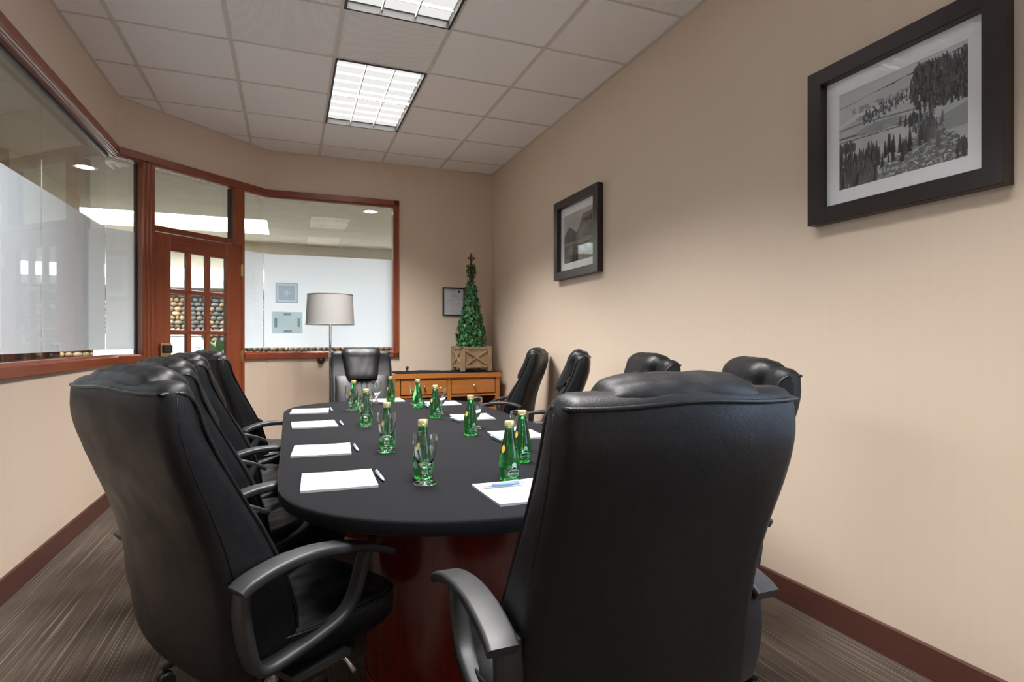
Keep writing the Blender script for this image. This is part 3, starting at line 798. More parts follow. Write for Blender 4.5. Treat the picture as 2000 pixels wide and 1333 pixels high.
# ------------------------------------------------------------------ executive chair
BK = [(.392, -.19, -.12, .12), (.399, -.215, -.10, .175), (.420, -.238, -.085, .212), (.47, -.252, -.075, .243), (.56, -.260, -.085, .251), (.66, -.272, -.118, .251), (.76, -.298, -.165, .247),
      (.85, -.332, -.215, .245), (.93, -.364, -.260, .246), (1.0, -.384, -.292, .246), (1.05, -.388, -.306, .244), (1.078, -.386, -.311, .241)]
def bk(z):
    zz = [b[0] for b in BK]
    return [float(np.interp(z, zz, [b[i] for b in BK])) for i in (1, 2, 3)]
def wob(p, s, k): return noise.noise(Vector(p) * s) * k
def back_ring(z, yr, yf, w, rr=0.032, rf=0.035, bulge=0.016, n=5):
    pts = []
    th = yf - yr; rr = min(rr, th * 0.45, w * 0.9); rf = min(rf, th * 0.5, w * 0.9)
    def arc(cx_, cy_, r, a0):
        return [(cx_ + r * math.cos(a0 + PI / 2 * k / n), cy_ + r * math.sin(a0 + PI / 2 * k / n)) for k in range(n + 1)]
    pts += arc(w - rf, yf - rf, rf, 0)
    m_ = 10
    pts += [(w - rf - (2 * (w - rf)) * k / m_, yf) for k in range(1, m_)]
    pts += arc(-w + rf, yf - rf, rf, PI / 2)
    pts += arc(-w + rr, yr + rr, rr, PI)
    pts += [(-w + rr + (2 * (w - rr)) * k / m_, yr) for k in range(1, m_)]
    pts += arc(w - rr, yr + rr, rr, 1.5 * PI)
    out = []
    for x, y in pts:
        q = max(0.0, 1 - (x / w) ** 2)
        if y < (yr + yf) / 2: y -= bulge * q
        out.append(Vector((x, y, z)))
    return out
def make_chair():
    R = empty('executive_chair')
    # shell of the back
    rings = []
    rows = crv([(b[0], b[1], b[2], b[3]) for b in BK], 40)
    for z, yr, yf, w in rows:
        rings.append(back_ring(z, yr, yf, w))
    for z, yr, yf, w in ((1.088, -.382, -.316, .237), (1.097, -.374, -.322, .229), (1.103, -.364, -.330, .214)):
        rings.append(back_ring(z, yr, yf, w))
    for rg in rings:
        for p in rg:
            k = 0.004 * noise.noise(Vector((p.x * 7, p.y * 7, p.z * 5 + 3))) + 0.0015 * noise.noise(p * 28)
            p.y += k; p.x += k * 0.6
    # the top seam dips beside the shoulders
    for rg in rings[-14:]:
        for p in rg:
            t_ = (p.z - 0.95) / 0.15
            if t_ > 0: p.z += 0.010 * t_ * (math.cos(p.x / 0.243 * PI * 1.5) * 0.35 - 0.3 * (abs(p.x) / 0.243) ** 6)
    g = G(); g.loft(rings); back = g.build('backrest', 'leather', R, True, auto=0.9)
    # piping along the rear edge and the front edge of the gusset, sub-parts of the back
    pts = []
    for z in np.linspace(0.44, 1.045, 24):
        yr, yf, w = bk(z); pts.append((w - 0.009, yf - 0.009, z))
    yr, yf, w = bk(1.078)
    pts += [(w - 0.006, yf - 0.016, 1.066), (w - 0.003, yf - 0.034, 1.0775), (w - 0.004, yr + 0.034, 1.0775), (w - 0.010, yr + 0.016, 1.078)]
    top = []
    for k in range(2, 31):
        x = (w - 0.006) * math.cos(PI * k / 32); q = abs(x) / 0.243
        top.append((x, yr - 0.001 - 0.016 * (1 - q * q) + 0.006 * q ** 8, 1.0805 + 0.0085 * (0.35 * math.cos(x / 0.243 * PI * 1.5) - 0.3 * q ** 6)))
    full = pts + top + [(-x, y, z) for x, y, z in pts[::-1]]
    full = [tuple(p) for p in crv(full, 150)]
    g = G(); g.tube(full, 0.0046, up=Vector((0.25, 1, 0.15))); g.build('piping', 'leather_piping', back, True)
    # rear gusset seam (thin welt a little in from the rear corner)
    for s_ in (-1, 1):
        pts = []
        for z in np.linspace(0.46, 1.07, 20):
            yr, yf, w = bk(z); pts.append((s_ * (w - 0.0008), yr + 0.030, z))
        g = G(); g.tube(pts, 0.0016, up=Vector((0, 1, 0.1))); g.build('seam', 'leather_piping', back, True)
    # headrest pillow folded over the top
    path = crv([(-.205, .872), (-.222, .905), (-.262, .972), (-.292, 1.035), (-.303, 1.072), (-.322, 1.097), (-.350, 1.105), (-.376, 1.094), (-.386, 1.080)], 34)
    P = []; NB = 33
    for i, (y, z) in enumerate(path):
        a_ = i / (len(path) - 1)
        j0, j1 = max(0, i - 1), min(len(path) - 1, i + 1)
        ty, tz = path[j1] - path[j0]; L_ = math.hypot(ty, tz); ny, nz = tz / L_, -ty / L_
        ny, nz = (tz / L_, -ty / L_)
        if i > 0 and ny * 0.0 + 1 < 0: pass
        wd = 0.112 + 0.046 * min(1, a_ / 0.55)
        if a_ > 0.8: wd += 0.006 * (a_ - 0.8) / 0.2
        pf = 0.040 * (math.sin(PI * min(1, a_ / 0.9 + 0.10)) ** 0.45 if a_ < 0.81 else max(0, 1 - ((a_ - 0.80) / 0.20)) ** 0.6 * 0.42 + 0.10)
        row = []
        for k in range(NB):
            b = -1 + 2 * k / (NB - 1)
            q = max(0, 1 - abs(b) ** 5) ** 0.55
            wr = 0.0035 * math.sin(a_ * 46 + 3 * b) * max(0, abs(b) - 0.70) / 0.30 * q + 0.002 * noise.noise(Vector((b * 4, a_ * 6, 1)))
            h = pf * q - 0.012 * (1 - q) + wr
            row.append(Vector((b * wd, y + ny * h, z + nz * h)))
        P.append(row)
    g = G(); g.grid(P); hd = g.build('headrest', 'leather', R, True)
    for s_ in (0, -1):
        g = G(); g.tube([r[s_ if s_ == -1 else 0] + (r[NB // 2] - r[s_]) * 0.02 + Vector((0, 0, 0.0)) + Vector((0, -0.0, 0)) for r in P[2:-2]], 0.003, up=Vector((1, 0, 0))); g.build('seam', 'leather_piping', hd, True)
    # padded front of the back with gathers
    P = []
    for i in range(26):
        z = 0.46 + (0.905 - 0.46) * i / 25; a_ = i / 25
        yr, yf, w = bk(z); row = []
        for k in range(41):
            b = -1 + 2 * k / 40
            q = max(0, 1 - abs(b) ** 6) ** 0.5 * (math.sin(PI * min(1, max(0, a_ * 0.94 + 0.03))) ** 0.4)
            gath = 0.006 * math.sin(b * 34 + 2 * math.sin(a_ * 5)) * max(0, a_ - 0.45) * 1.8 * max(0, 1 - (b / 0.7) ** 2)
            row.append(Vector((b * (w - 0.03), yf + 0.030 * q - 0.008 * (1 - q) + gath * q, z)))
        P.append(row)
    g = G(); g.grid(P); g.build('lumbar_cushion', 'leather', R, True)
    # seat
    n = 44
    def seat_ring(z, hw_, y0, y1, e_=3.6):
        out = []
        for k in range(n):
            a_ = 2 * PI * k / n; c, s_ = math.cos(a_), math.sin(a_)
            out.append(Vector((hw_ * math.copysign(abs(c) ** (2 / e_), c), (y0 + y1) / 2 + (y1 - y0) / 2 * math.copysign(abs(s_) ** (2 / e_), s_), z)))
        return out
    rr = [seat_ring(.415, .22, -.19, .24), seat_ring(.420, .245, -.205, .262), seat_ring(.44, .258, -.21, .275), seat_ring(.475, .260, -.21, .278), seat_ring(.500, .256, -.21, .274), seat_ring(.512, .245, -.205, .262),
          seat_ring(.519, .225, -.19, .243), seat_ring(.523, .195, -.165, .215), seat_ring(.524, .165, -.14, .185), seat_ring(.522, .13, -.11, .15), seat_ring(.520, .095, -.08, .11), seat_ring(.518, .06, -.05, .07), seat_ring(.517, .02, -.01, .03)]
    for i, rg in enumerate(rr):
        for p in rg:
            p.z -= 0.022 * max(0, p.y / 0.275) ** 3
            if i > 4: p.z += 0.007 * noise.noise(Vector((p.x * 26, p.y * 7, 2))) + 0.004 * math.sin(p.x * 70 + p.y * 25)
    g = G(); g.loft(rr); st = g.build('seat', 'leather', R, True, auto=1.2)
    for k in (4,):
        g = G(); g.tube([p + (p - Vector((0, 0.03, p.z))).normalized() * 0.003 for p in rr[k]], 0.0042, closed=True); g.build('piping', 'leather_piping', st, True)
    # arms: closed loop of moulded plastic with a broad pad
    for s_ in (-1, 1):
        pad = crv([(-.262, .664), (-.235, .678), (-.165, .693), (-.075, .695), (.02, .680), (.09, .660), (.135, .640), (.152, .630)], 22)
        sec = lambda t_: [(a_ * (1 - 0.25 * t_ ** 3), b * (1 - 0.35 * t_ ** 4)) for a_, b in rrect(0.058, 0.024, 0.007)]
        g = G(); g.tube([(s_ * .288, y, z) for y, z in pad], sec); ap = g.build('armrest', 'arm_plastic', R, True, auto=0.9)
        loop = crv([(-.238, .672), (-.240, .60), (-.222, .505), (-.195, .468), (-.12, .472), (-.02, .492), (.032, .515), (.062, .56), (.082, .62), (.098, .655)], 30)
        g = G(); g.tube([(s_ * (.265 - 0.003 * max(0, 1 - abs(z - .48) / .08)), y, z) for y, z in loop], lambda t_: rrect(0.024, 0.042 + 0.016 * math.exp(-((t_ - 0.22) / 0.2) ** 2), 0.010), up=Vector((0, 1, 0.2)) if False else Vector((1, 0, 0)))
        af = g.build('arm_frame', 'arm_plastic', R, True, auto=0.9)
        for y, z in ((-.232, .63), (-.222, .545), (-.10, .475), (.01, .500)):
            g = G(); g.lathe([(0.0, 0.0), (0.008, 0.0), (0.009, -0.003), (0.009, -0.01)], 12, Matrix.Translation((s_ * .2775 - s_ * 0.003 * max(0, 1 - abs(z - .48) / .08), y, z)) @ Matrix.Rotation(s_ * PI / 2, 4, 'Y'))
            g.build('bolt', 'bolt_plastic', af, True)
        g = G(); g.box(min(s_ * .15, s_ * .27), max(s_ * .15, s_ * .27), -.12, .04, .400, .416); g.build('arm_bracket', 'black_metal', R)
    # mechanism, column, star base with castors
    g = G(); g.box(-.11, .11, -.14, .11, .355, .415, bev=0.01); g.build('tilt_mechanism', 'black_metal', R)
    g = G(); g.tube([(0, -.10, .385), (0, -.19, .39), (0, -.215, .43), (0, -.22, .55)], lambda t_: rrect(0.06, 0.012, 0.004), up=Vector((0, 0.3, 1))); g.build('back_bracket', 'black_metal', R)
    g = G(); g.tube([(.10, .05, .38), (.2, .05, .38), (.235, .055, .37), (.262, .06, .345)], 0.006); g.build('height_lever', 'steel', R, True)
    g = G(); g.lathe([(0.026, .09), (0.026, .26), (0.020, .262), (0.014, .264), (0.014, .36)], 16); g.build('gas_column', 'steel', R, True, auto=0.5)
    g = G(); g.lathe([(0.052, .072), (0.055, .10), (0.045, .125), (0.030, .13)], 20); g.build('hub', 'base_nylon', R, True, auto=0.5)
    for k in range(5):
        a_ = 2 * PI * k / 5 + 0.855; d = Vector((math.cos(a_), math.sin(a_), 0))
        g = G(); g.tube([d * r + Vector((0, 0, z)) for r, z in ((.03, .100), (.12, .103), (.22, .092), (.315, .076), (.335, .068))], lambda t_: rrect(0.046 - 0.014 * t_, 0.034 - 0.010 * t_, 0.008))
        lg = g.build('base_leg', 'base_nylon', R, True, auto=0.9)
        g = G(); c = d * .32; side = Vector((-d.y, d.x, 0))
        for q in (-1, 1):
            M_ = Matrix.Translation(c + side * q * 0.014 + Vector((0, 0, .026))) @ side.to_track_quat('Z', 'Y').to_matrix().to_4x4()
            g.lathe([(0.0, -.009), (.022, -.009), (.026, -.005), (.026, .005), (.022, .009), (0.0, .009)], 16, M_)
        g.lathe([(.006, .03), (.006, .07)], 8, None, c.x, c.y)
        g.build('castor', 'base_nylon', lg, True, auto=0.6)
    return R
proto = make_chair()
GRP = 'black leather executive chairs around the table'
CHAIRS = [
    ((.616, 1.166), 0.8, 'black leather executive chair in the right foreground, seen from behind'),
    ((-.041, 1.688), -56.6, 'nearest black leather executive chair on the left side of the table'),
    ((-.101, 2.39), -61.8, 'second black leather executive chair from the front, left side'),
    ((-.140, 3.12), -64.9, 'third black leather executive chair from the front, left side'),
    ((-.168, 3.991), -58.9, 'black leather executive chair on the left side closest to the door'),
    ((.538, 4.50), 179.6, 'black leather executive chair at the far head of the table, before the window'),
    ((1.145, 1.645), 68.0, 'black leather executive chair on the right, mostly hidden behind foreground chair, nearest'),
    ((1.227, 2.34), 78.0, 'second black leather executive chair from the front on the right side'),
    ((1.413, 3.40), 62.0, 'third black leather executive chair from the front on the right side'),
    ((1.623, 4.538), 55.0, 'black leather executive chair on the right side closest to the wooden sideboard'),
]
for i, ((x, y), a_, lb) in enumerate(CHAIRS):
    o = proto if i == 0 else copy_tree(proto)
    o.location = (x, y, 0); o.rotation_euler = (0, 0, math.radians(a_)); tag(o, lb, 'chair', GRP)

# ------------------------------------------------------------------ things on the table
def make_pad():
    P = []
    n = 9; w, h = 0.212, 0.222
    def zz(x, y): return 0.0055 + 0.0025 * (abs(y) / (h / 2)) ** 4 * (0.3 + abs(x) / (w / 2)) * 0.6
    top = [[Vector((-w / 2 + w * i / n, -h / 2 + h * j / n, zz(-w / 2 + w * i / n, -h / 2 + h * j / n))) for i in range(n + 1)] for j in range(n + 1)]
    g = G(); g.grid(top)
    ring = [(0, i) for i in range(n + 1)] + [(j, n) for j in range(1, n + 1)] + [(n, i) for i in range(n - 1, -1, -1)] + [(j, 0) for j in range(n - 1, 0, -1)]
    k0 = len(g.v); m_ = len(ring)
    for j, i in ring: p = top[j][i]; g.v.append((p.x, p.y, 0.0))
    for q in range(m_):
        j, i = ring[q]; j2, i2 = ring[(q + 1) % m_]
        g.f.append((k0 + q, k0 + (q + 1) % m_, j2 * (n + 1) + i2, j * (n + 1) + i))
    g.f.append(tuple(range(k0 + m_ - 1, k0 - 1, -1)))
    return g.build('note_pad', 'paper', None, auto=0.6)
def quad_pose(px):
    q = [onz(u, v, ZT + 0.005) for u, v in px]           # far-left, far-right, near-right, near-left
    c = sum(q, Vector()) / 4
    d = (q[1] - q[0]) + (q[2] - q[3]); return c.x, c.y, math.atan2(d.y, d.x)
PADS = [(quad_pose([(590, 927), (720, 919), (738, 948), (593, 961)]), 'white note pad at the left front seat, largest of the left pads'),
        (quad_pose([(571, 872), (683, 867), (686, 886), (573, 893)]), 'white note pad second from the front on the left side'),
        (quad_pose([(570, 825), (654, 822), (658, 832), (571, 838)]), 'white note pad third from the front on the left side'),
        (quad_pose([(568, 800), (641, 798), (644, 806), (568, 809)]), 'white note pad farthest back on the left side'),
        ((0.600, 1.488, 0.03), 'white note pad at the near head, partly behind the foreground chair'),
        ((0.640, 4.095, 0.0), 'white note pad at the far head behind a bottle'),
        ((0.955, 3.765, -0.05), 'white note pad on the right side nearest the sideboard'),
        ((0.935, 3.035, -0.10), 'white note pad in the middle of the right side, behind a bottle'),
        ((0.945, 2.39, -0.05), 'white note pad on the right, mostly hidden by two bottles')]
pad0 = make_pad()
for i, ((x, y, a_), lb) in enumerate(PADS):
    o = pad0 if i == 0 else copy_tree(pad0)
    o.location = (x, y, ZT + 0.0004); o.rotation_euler = (0, 0, a_); tag(o, lb, 'note pad', 'white note pads on the table')
def make_pen():
    R = empty('ballpoint_pen')                       # along local x, tip at +x
    Mx = Matrix.Translation((0, 0, 0.0058)) @ Matrix.Rotation(PI / 2, 4, 'Y')
    g = G(); g.lathe([(0.0046, -0.052), (0.0056, -0.03), (0.0058, 0.0), (0.0054, 0.030)], 14, Mx); g.build('barrel', 'pen_blue', R, True)
    g = G(); g.lathe([(0.0054, 0.030), (0.0050, 0.045), (0.0022, 0.062), (0.0010, 0.070), (0.0, 0.0705)], 14, Mx); g.build('tip', 'pen_silver', R, True)
    g = G(); g.lathe([(0.0, -0.068), (0.0028, -0.0675), (0.0028, -0.058), (0.0042, -0.057), (0.0046, -0.052)], 14, Mx); g.build('push_button', 'pen_silver', R, True)
    g = G(); g.box(-0.055, -0.012, -0.0016, 0.0016, 0.0115, 0.0130); g.build('clip', 'pen_silver', R)
    return R
PENS = [((733, 920), (751, 941), 0, 'light blue ballpoint pen beside the left front note pad'),
        ((691, 869), (700, 882), 0, 'light blue ballpoint pen beside the second left note pad'),
        ((663, 823), (671, 832), 0, 'light blue ballpoint pen beside the third left note pad'),
        ((644, 797), (650, 804), 0, 'light blue ballpoint pen beside the farthest left note pad'),
        ((1020, 944), (938, 951), 0.0075, 'light blue ballpoint pen lying along the near head note pad'),
        ((900, 823), (878, 816), 0.0075, 'light blue ballpoint pen on the middle right note pad'),
        ((979, 861), (956, 850), 0.0075, 'light blue ballpoint pen on the mostly hidden right note pad'),
        ((838, 796), (829, 790), 0.0075, 'light blue ballpoint pen on the right note pad nearest the sideboard')]
pen0 = make_pen()
for i, (a_, b2, dz, lb) in enumerate(PENS):
    p, q = onz(*a_, ZT + dz + 0.005), onz(*b2, ZT + dz + 0.005); c = (p + q) / 2; d = q - p
    o = pen0 if i == 0 else copy_tree(pen0)
    o.location = (c.x, c.y, ZT + dz + 0.0004); o.rotation_euler = (0, 0, math.atan2(d.y, d.x)); tag(o, lb, 'pen', 'light blue pens')
# green bottle
BPROF = [(0.0, 0.004), (0.016, 0.002), (0.025, 0.0), (0.0285, 0.003), (0.0300, 0.010), (0.0312, 0.030), (0.0316, 0.050), (0.0305, 0.070), (0.0275, 0.090), (0.0232, 0.110), (0.0188, 0.130), (0.0155, 0.146), (0.0138, 0.158), (0.0135, 0.164), (0.0142, 0.166), (0.0142, 0.170)]
def brad(z): return float(np.interp(z, [p[1] for p in BPROF[3:]], [p[0] for p in BPROF[3:]]))
def wrap(pts2, off=0.0006):
    """(arc length, height) to the bottle's surface, facing -y"""
    out = []
    for s_, z in pts2:
        r = brad(z) + off; a_ = s_ / 0.031 - PI / 2
        out.append((r * math.cos(a_), r * math.sin(a_), z))
    return out
def make_bottle():
    R = empty('water_bottle')
    pr_ = [(p[0], p[1]) for p in crv(BPROF, 46)]; pr_[0] = (0.0, 0.004)
    inner = [(max(0.0, r - 0.003), max(0.006, z)) for r, z in pr_ if z <= 0.166]
    g = G(); g.lathe(pr_, 32); g.build('bottle_glass', 'green_glass', R, True, weld=True)
    g = G(); g.lathe([(0.0146, 0.160), (0.0152, 0.161), (0.0152, 0.176), (0.0138, 0.1795), (0.0, 0.180)], 28)
    cp = g.build('screw_cap', 'cap_gold', R, True, auto=0.7)
    g = G(); g.lathe([(0.0155, 0.1645), (0.0157, 0.1655), (0.0155, 0.1665)], 28); g.build('cap_ring', 'brass', cp, True)
    # yellow shoulder badge on the left, pale printed oval and block on the right
    n = 18
    pts = [(-0.026 + 0.0085 * math.copysign(abs(math.cos(2 * PI * k / n)) ** 1.3, math.cos(2 * PI * k / n)), 0.098 + 0.012 * math.copysign(abs(math.sin(2 * PI * k / n)) ** 1.3, math.sin(2 * PI * k / n))) for k in range(n)]
    g = G(); g.add(wrap([(-0.026, 0.098)]) + wrap(pts), [(0, 1 + k, 1 + (k + 1) % n) for k in range(n)]); g.build('shoulder_badge', 'label_yellow', R, True)
    g = G(); n = 28
    ov = [(0.013 + 0.0195 * math.cos(2 * PI * k / n), 0.026 + 0.012 * math.sin(2 * PI * k / n)) for k in range(n)]
    ov2 = [(0.013 + 0.0180 * math.cos(2 * PI * k / n), 0.026 + 0.0106 * math.sin(2 * PI * k / n)) for k in range(n)]
    g.add(wrap(ov) + wrap(ov2), [(k, (k + 1) % n, n + (k + 1) % n, n + k) for k in range(n)])
    # leaf-like block above the oval
    blk = [(0.003, 0.040), (0.007, 0.046), (0.006, 0.054), (0.014, 0.060), (0.020, 0.055), (0.020, 0.046), (0.024, 0.040)]
    g.add(wrap([(0.013, 0.047)]) + wrap(blk), [(0, 1 + k, 1 + (k + 1) % len(blk)) for k in range(len(blk))])
    g.build('printed_label', 'label_white', R, True)
    # the word printed inside the oval
    cu = bpy.data.curves.new('word', 'FONT'); cu.body = 'perrier'; cu.size = 0.0125; cu.align_x = 'CENTER'; cu.align_y = 'CENTER'; cu.shear = 0.25
    to = bpy.data.objects.new('word', cu); C.objects.link(to)
    dg = bpy.context.evaluated_depsgraph_get(); dg.update()
    me = bpy.data.meshes.new_from_object(to.evaluated_get(dg)); bpy.data.objects.remove(to); bpy.data.curves.remove(cu)
    vv = wrap([(0.013 + v.co.x, 0.026 + v.co.y) for v in me.vertices], 0.0007)
    for v, c in zip(me.vertices, vv): v.co = c
    me.materials.clear(); me.materials.append(MT['label_white'])
    o = bpy.data.objects.new('printed_word', me); C.objects.link(o); o.parent = R
    return R
bot0 = make_bottle()
# stemmed goblet
def make_goblet():
    out = [(0.0, 0.0015), (0.030, 0.0), (0.0345, 0.0015), (0.0345, 0.0035), (0.026, 0.007), (0.014, 0.012), (0.0085, 0.020), (0.0075, 0.028), (0.0105, 0.036), (0.0085, 0.042), (0.0100, 0.048), (0.018, 0.056), (0.0265, 0.072), (0.0325, 0.094), (0.0355, 0.115), (0.0358, 0.130), (0.0345, 0.148), (0.0340, 0.1505)]
    inn = [(0.0328, 0.1503), (0.0333, 0.146), (0.0345, 0.130), (0.0341, 0.115), (0.0310, 0.095), (0.0245, 0.074), (0.0150, 0.061), (0.006, 0.0565), (0.0, 0.056)]
    a_ = [tuple(p) for p in crv(out, 60)]; b2 = [tuple(p) for p in crv(inn, 30)]
    a_[0] = (0.0, a_[0][1]); b2[-1] = (0.0, b2[-1][1])
    g = G(); g.lathe([(max(0, r), z) for r, z in a_ + b2], 32)
    return g.build('water_goblet', 'clear_glass', None, True, weld=True)
gob0 = make_goblet()
GOB = [((830, 951), 'clear stemmed water goblet nearest the camera, left front seat'), ((755, 886), 'clear stemmed water goblet second from the front on the left'),
       ((714, 836), 'clear stemmed water goblet third from the front on the left'), ((685, 804.5), 'clear stemmed water goblet farthest back on the left'),
       ((735, 790), 'clear stemmed water goblet at the far head before the chair')]
GOBW = [((0.775, 3.80), 'clear stemmed water goblet behind the bottle by the left drawer'), ((0.815, 3.27), 'clear stemmed water goblet behind the second bottle from the back, right'),
        ((0.835, 2.66), 'clear stemmed water goblet behind the middle right bottle'), ((0.828, 2.07), 'clear stemmed water goblet between the two bottles by the foreground chair')]
gob_pos = []
for i, (p, lb) in enumerate(GOB + GOBW):
    if i < len(GOB):
        q = onz(*p); d = Vector((q.x, q.y, 0)).normalized(); q = q + d * 0.034
    else: q = Vector((p[0], p[1], ZT))
    gob_pos.append(Vector((q.x, q.y, 0)))
    o = gob0 if i == 0 else copy_tree(gob0)
    o.location = (q.x, q.y, ZT + 0.0004); tag(o, lb, 'goblet', 'stemmed water goblets')

BOT = [((826, 936), 'green glass water bottle behind the nearest goblet, left front seat'), ((756, 884), 'green glass water bottle behind the second goblet on the left'),
       ((715, 834), 'green glass water bottle behind the third goblet on the left'), ((691, 803), 'green glass water bottle farthest back on the left, behind a goblet'),
       ((763, 788), 'green glass water bottle at the far head, right of a goblet'), ((816, 798), 'green glass water bottle before the left sideboard drawer'),
       ((850, 818), 'green glass water bottle second from the back on the right side'), ((919, 853), 'green glass water bottle alone in the middle of the right side'),
       ((995, 943), 'green glass water bottle closest to the foreground chair, behind a pen'), ((1020, 906), 'green glass water bottle half hidden by the foreground chair')]
for i, ((u, v), lb) in enumerate(BOT):
    p = onz(u, v); d = Vector((p.x, p.y, 0)).normalized()
    if i < 4:                                        # stands just behind its goblet
        q = gob_pos[i]; f_ = (q.length + 0.073) / Vector((p.x, p.y, 0)).length; p = Vector((p.x * f_, p.y * f_, ZT))
    else: p = p + d * 0.028
    o = bot0 if i == 0 else copy_tree(bot0)
    o.location = (p.x, p.y, ZT + 0.0004); o.rotation_euler = (0, 0, math.atan2(p.y, p.x) - PI / 2 + random.uniform(-.08, .08)); tag(o, lb, 'bottle', 'green water bottles')

# ------------------------------------------------------------------ sideboard in the back corner
SX0, SX1, SY0, SY1, STZ = 0.945, 2.005, 5.55, 5.985, 0.862
t = tag(empty('sideboard', ((SX0 + SX1) / 2, (SY0 + SY1) / 2, 0)), 'honey-coloured wooden sideboard with two drawers and open shelf', 'sideboard')
hx, hy = (SX1 - SX0) / 2, (SY1 - SY0) / 2
g = G(); g.box(-hx - 0.012, hx + 0.012, -hy - 0.012, hy, STZ - 0.045, STZ, bev=0.003); g.build('top_board', 'maple', t, auto=0.5)
for s_ in (-1, 1):
    for yy in (-hy, hy - 0.045):
        x = s_ * (hx - 0.0225); g = G(); g.box(x - 0.0225, x + 0.0225, yy, yy + 0.045, 0, STZ - 0.045, bev=0.002); g.build('leg', 'maple', t, auto=0.5)
    g = G(); x = s_ * (hx - 0.02); g.box(x - 0.009, x + 0.009, -hy + 0.045, hy - 0.045, 0.45, STZ - 0.045); g.build('side_panel', 'maple', t)
g = G(); g.box(-hx + 0.045, hx - 0.045, hy - 0.02, hy - 0.01, 0.45, STZ - 0.045); g.build('back_panel', 'espresso', t)
g = G(); g.box(-hx + 0.045, hx - 0.045, -hy + 0.012, -hy + 0.032, STZ - 0.06, STZ - 0.045); g.build('upper_rail', 'maple', t)
g = G(); g.box(-hx + 0.045, hx - 0.045, -hy + 0.004, hy - 0.02, 0.628, 0.650); g.build('drawer_rail', 'maple', t)
g = G(); g.box(-hx + 0.045, hx - 0.045, -hy + 0.004, hy - 0.02, 0.480, 0.505); g.build('shelf', 'maple', t)
g = G(); g.box(-0.02, 0.02, -hy + 0.002, -hy + 0.03, 0.50, STZ - 0.06); g.build('divider', 'maple', t)
for s_ in (-1, 1):
    x0, x1 = sorted((s_ * 0.026, s_ * (hx - 0.052)))
    g = G(); g.box(x0, x1, -hy - 0.002, -hy + 0.022, 0.658, STZ - 0.066, bev=0.003); dr = g.build('drawer', 'maple', t, auto=0.5)
    g = G(); g.lathe([(0.0, 0.028), (0.011, 0.026), (0.013, 0.020), (0.010, 0.013), (0.006, 0.008), (0.007, 0.0)], 18, Matrix.Translation(((x0 + x1) / 2, -hy - 0.002, 0.735)) @ Matrix.Rotation(PI / 2, 4, 'X'))
    g.build('knob', 'steel', dr, True)
# black cloth runner bunched on the sideboard top
P = []
NX, NY = 60, 16
for j in range(NY + 1):
    row = []
    for i in range(NX + 1):
        x = SX0 + 0.01 + (SX1 - SX0 - 0.02) * i / NX; y = SY0 + 0.004 + (SY1 - SY0 - 0.012) * j / NY
        b = max(0, noise.noise(Vector((x * 5, y * 9, 0.3)))) * 0.016 + 0.006 * abs(noise.noise(Vector((x * 17, y * 22, 5))))
        e = min(1, j / 3)
        row.append((x, y, STZ + 0.003 + b * e))
    P.append(row)
g = G(); g.grid(P); k0 = len(g.v); g.v += [(x, y, STZ + 0.0004) for r in P for x, y, z in r]; n = NX + 1
g.f += [(k0 + j * n + i, k0 + (j + 1) * n + i, k0 + (j + 1) * n + i + 1, k0 + j * n + i + 1) for j in range(NY) for i in range(NX)]
brd = [(0, i) for i in range(NX + 1)] + [(j, NX) for j in range(1, NY + 1)] + [(NY, i) for i in range(NX - 1, -1, -1)] + [(j, 0) for j in range(NY - 1, 0, -1)]
for q in range(len(brd)):
    (j, i), (j2, i2) = brd[q], brd[(q + 1) % len(brd)]
    g.f.append((k0 + j * n + i, k0 + j2 * n + i2, j2 * n + i2, j * n + i))
o = g.build('cloth_runner', 'cloth', None, True); tag(o, 'black cloth laid over the top of the sideboard', 'cloth')
# small dark knob-like ornament
t = tag(empty('wooden_ornament', (1.115, 5.86, STZ + 0.012)), 'small dark brown ornament at the left end of the sideboard', 'ornament')
g = G(); g.lathe([(0.012, 0), (0.016, 0.006), (0.010, 0.016), (0.008, 0.022)], 16); g.build('foot', 'bronze', t, True)
g = G(); g.lathe([(0.008, 0.021), (0.016, 0.030), (0.017, 0.040), (0.009, 0.050), (0.0, 0.052)], 16); g.build('head', 'bronze', t, True)
# papers on the sideboard's shelf
t = tag(empty('paper_box', (1.40, 5.72, 0.505)), 'low grey box on the open shelf of the sideboard', 'box')
g = G(); g.box(-0.12, 0.10, -0.13, 0.13, 0.0004, 0.07, bev=0.004); g.build('body', 'steel', t)
g = G(); g.box(-0.123, 0.103, -0.133, 0.133, 0.071, 0.088, bev=0.004); g.build('lid', 'aluminium', t)

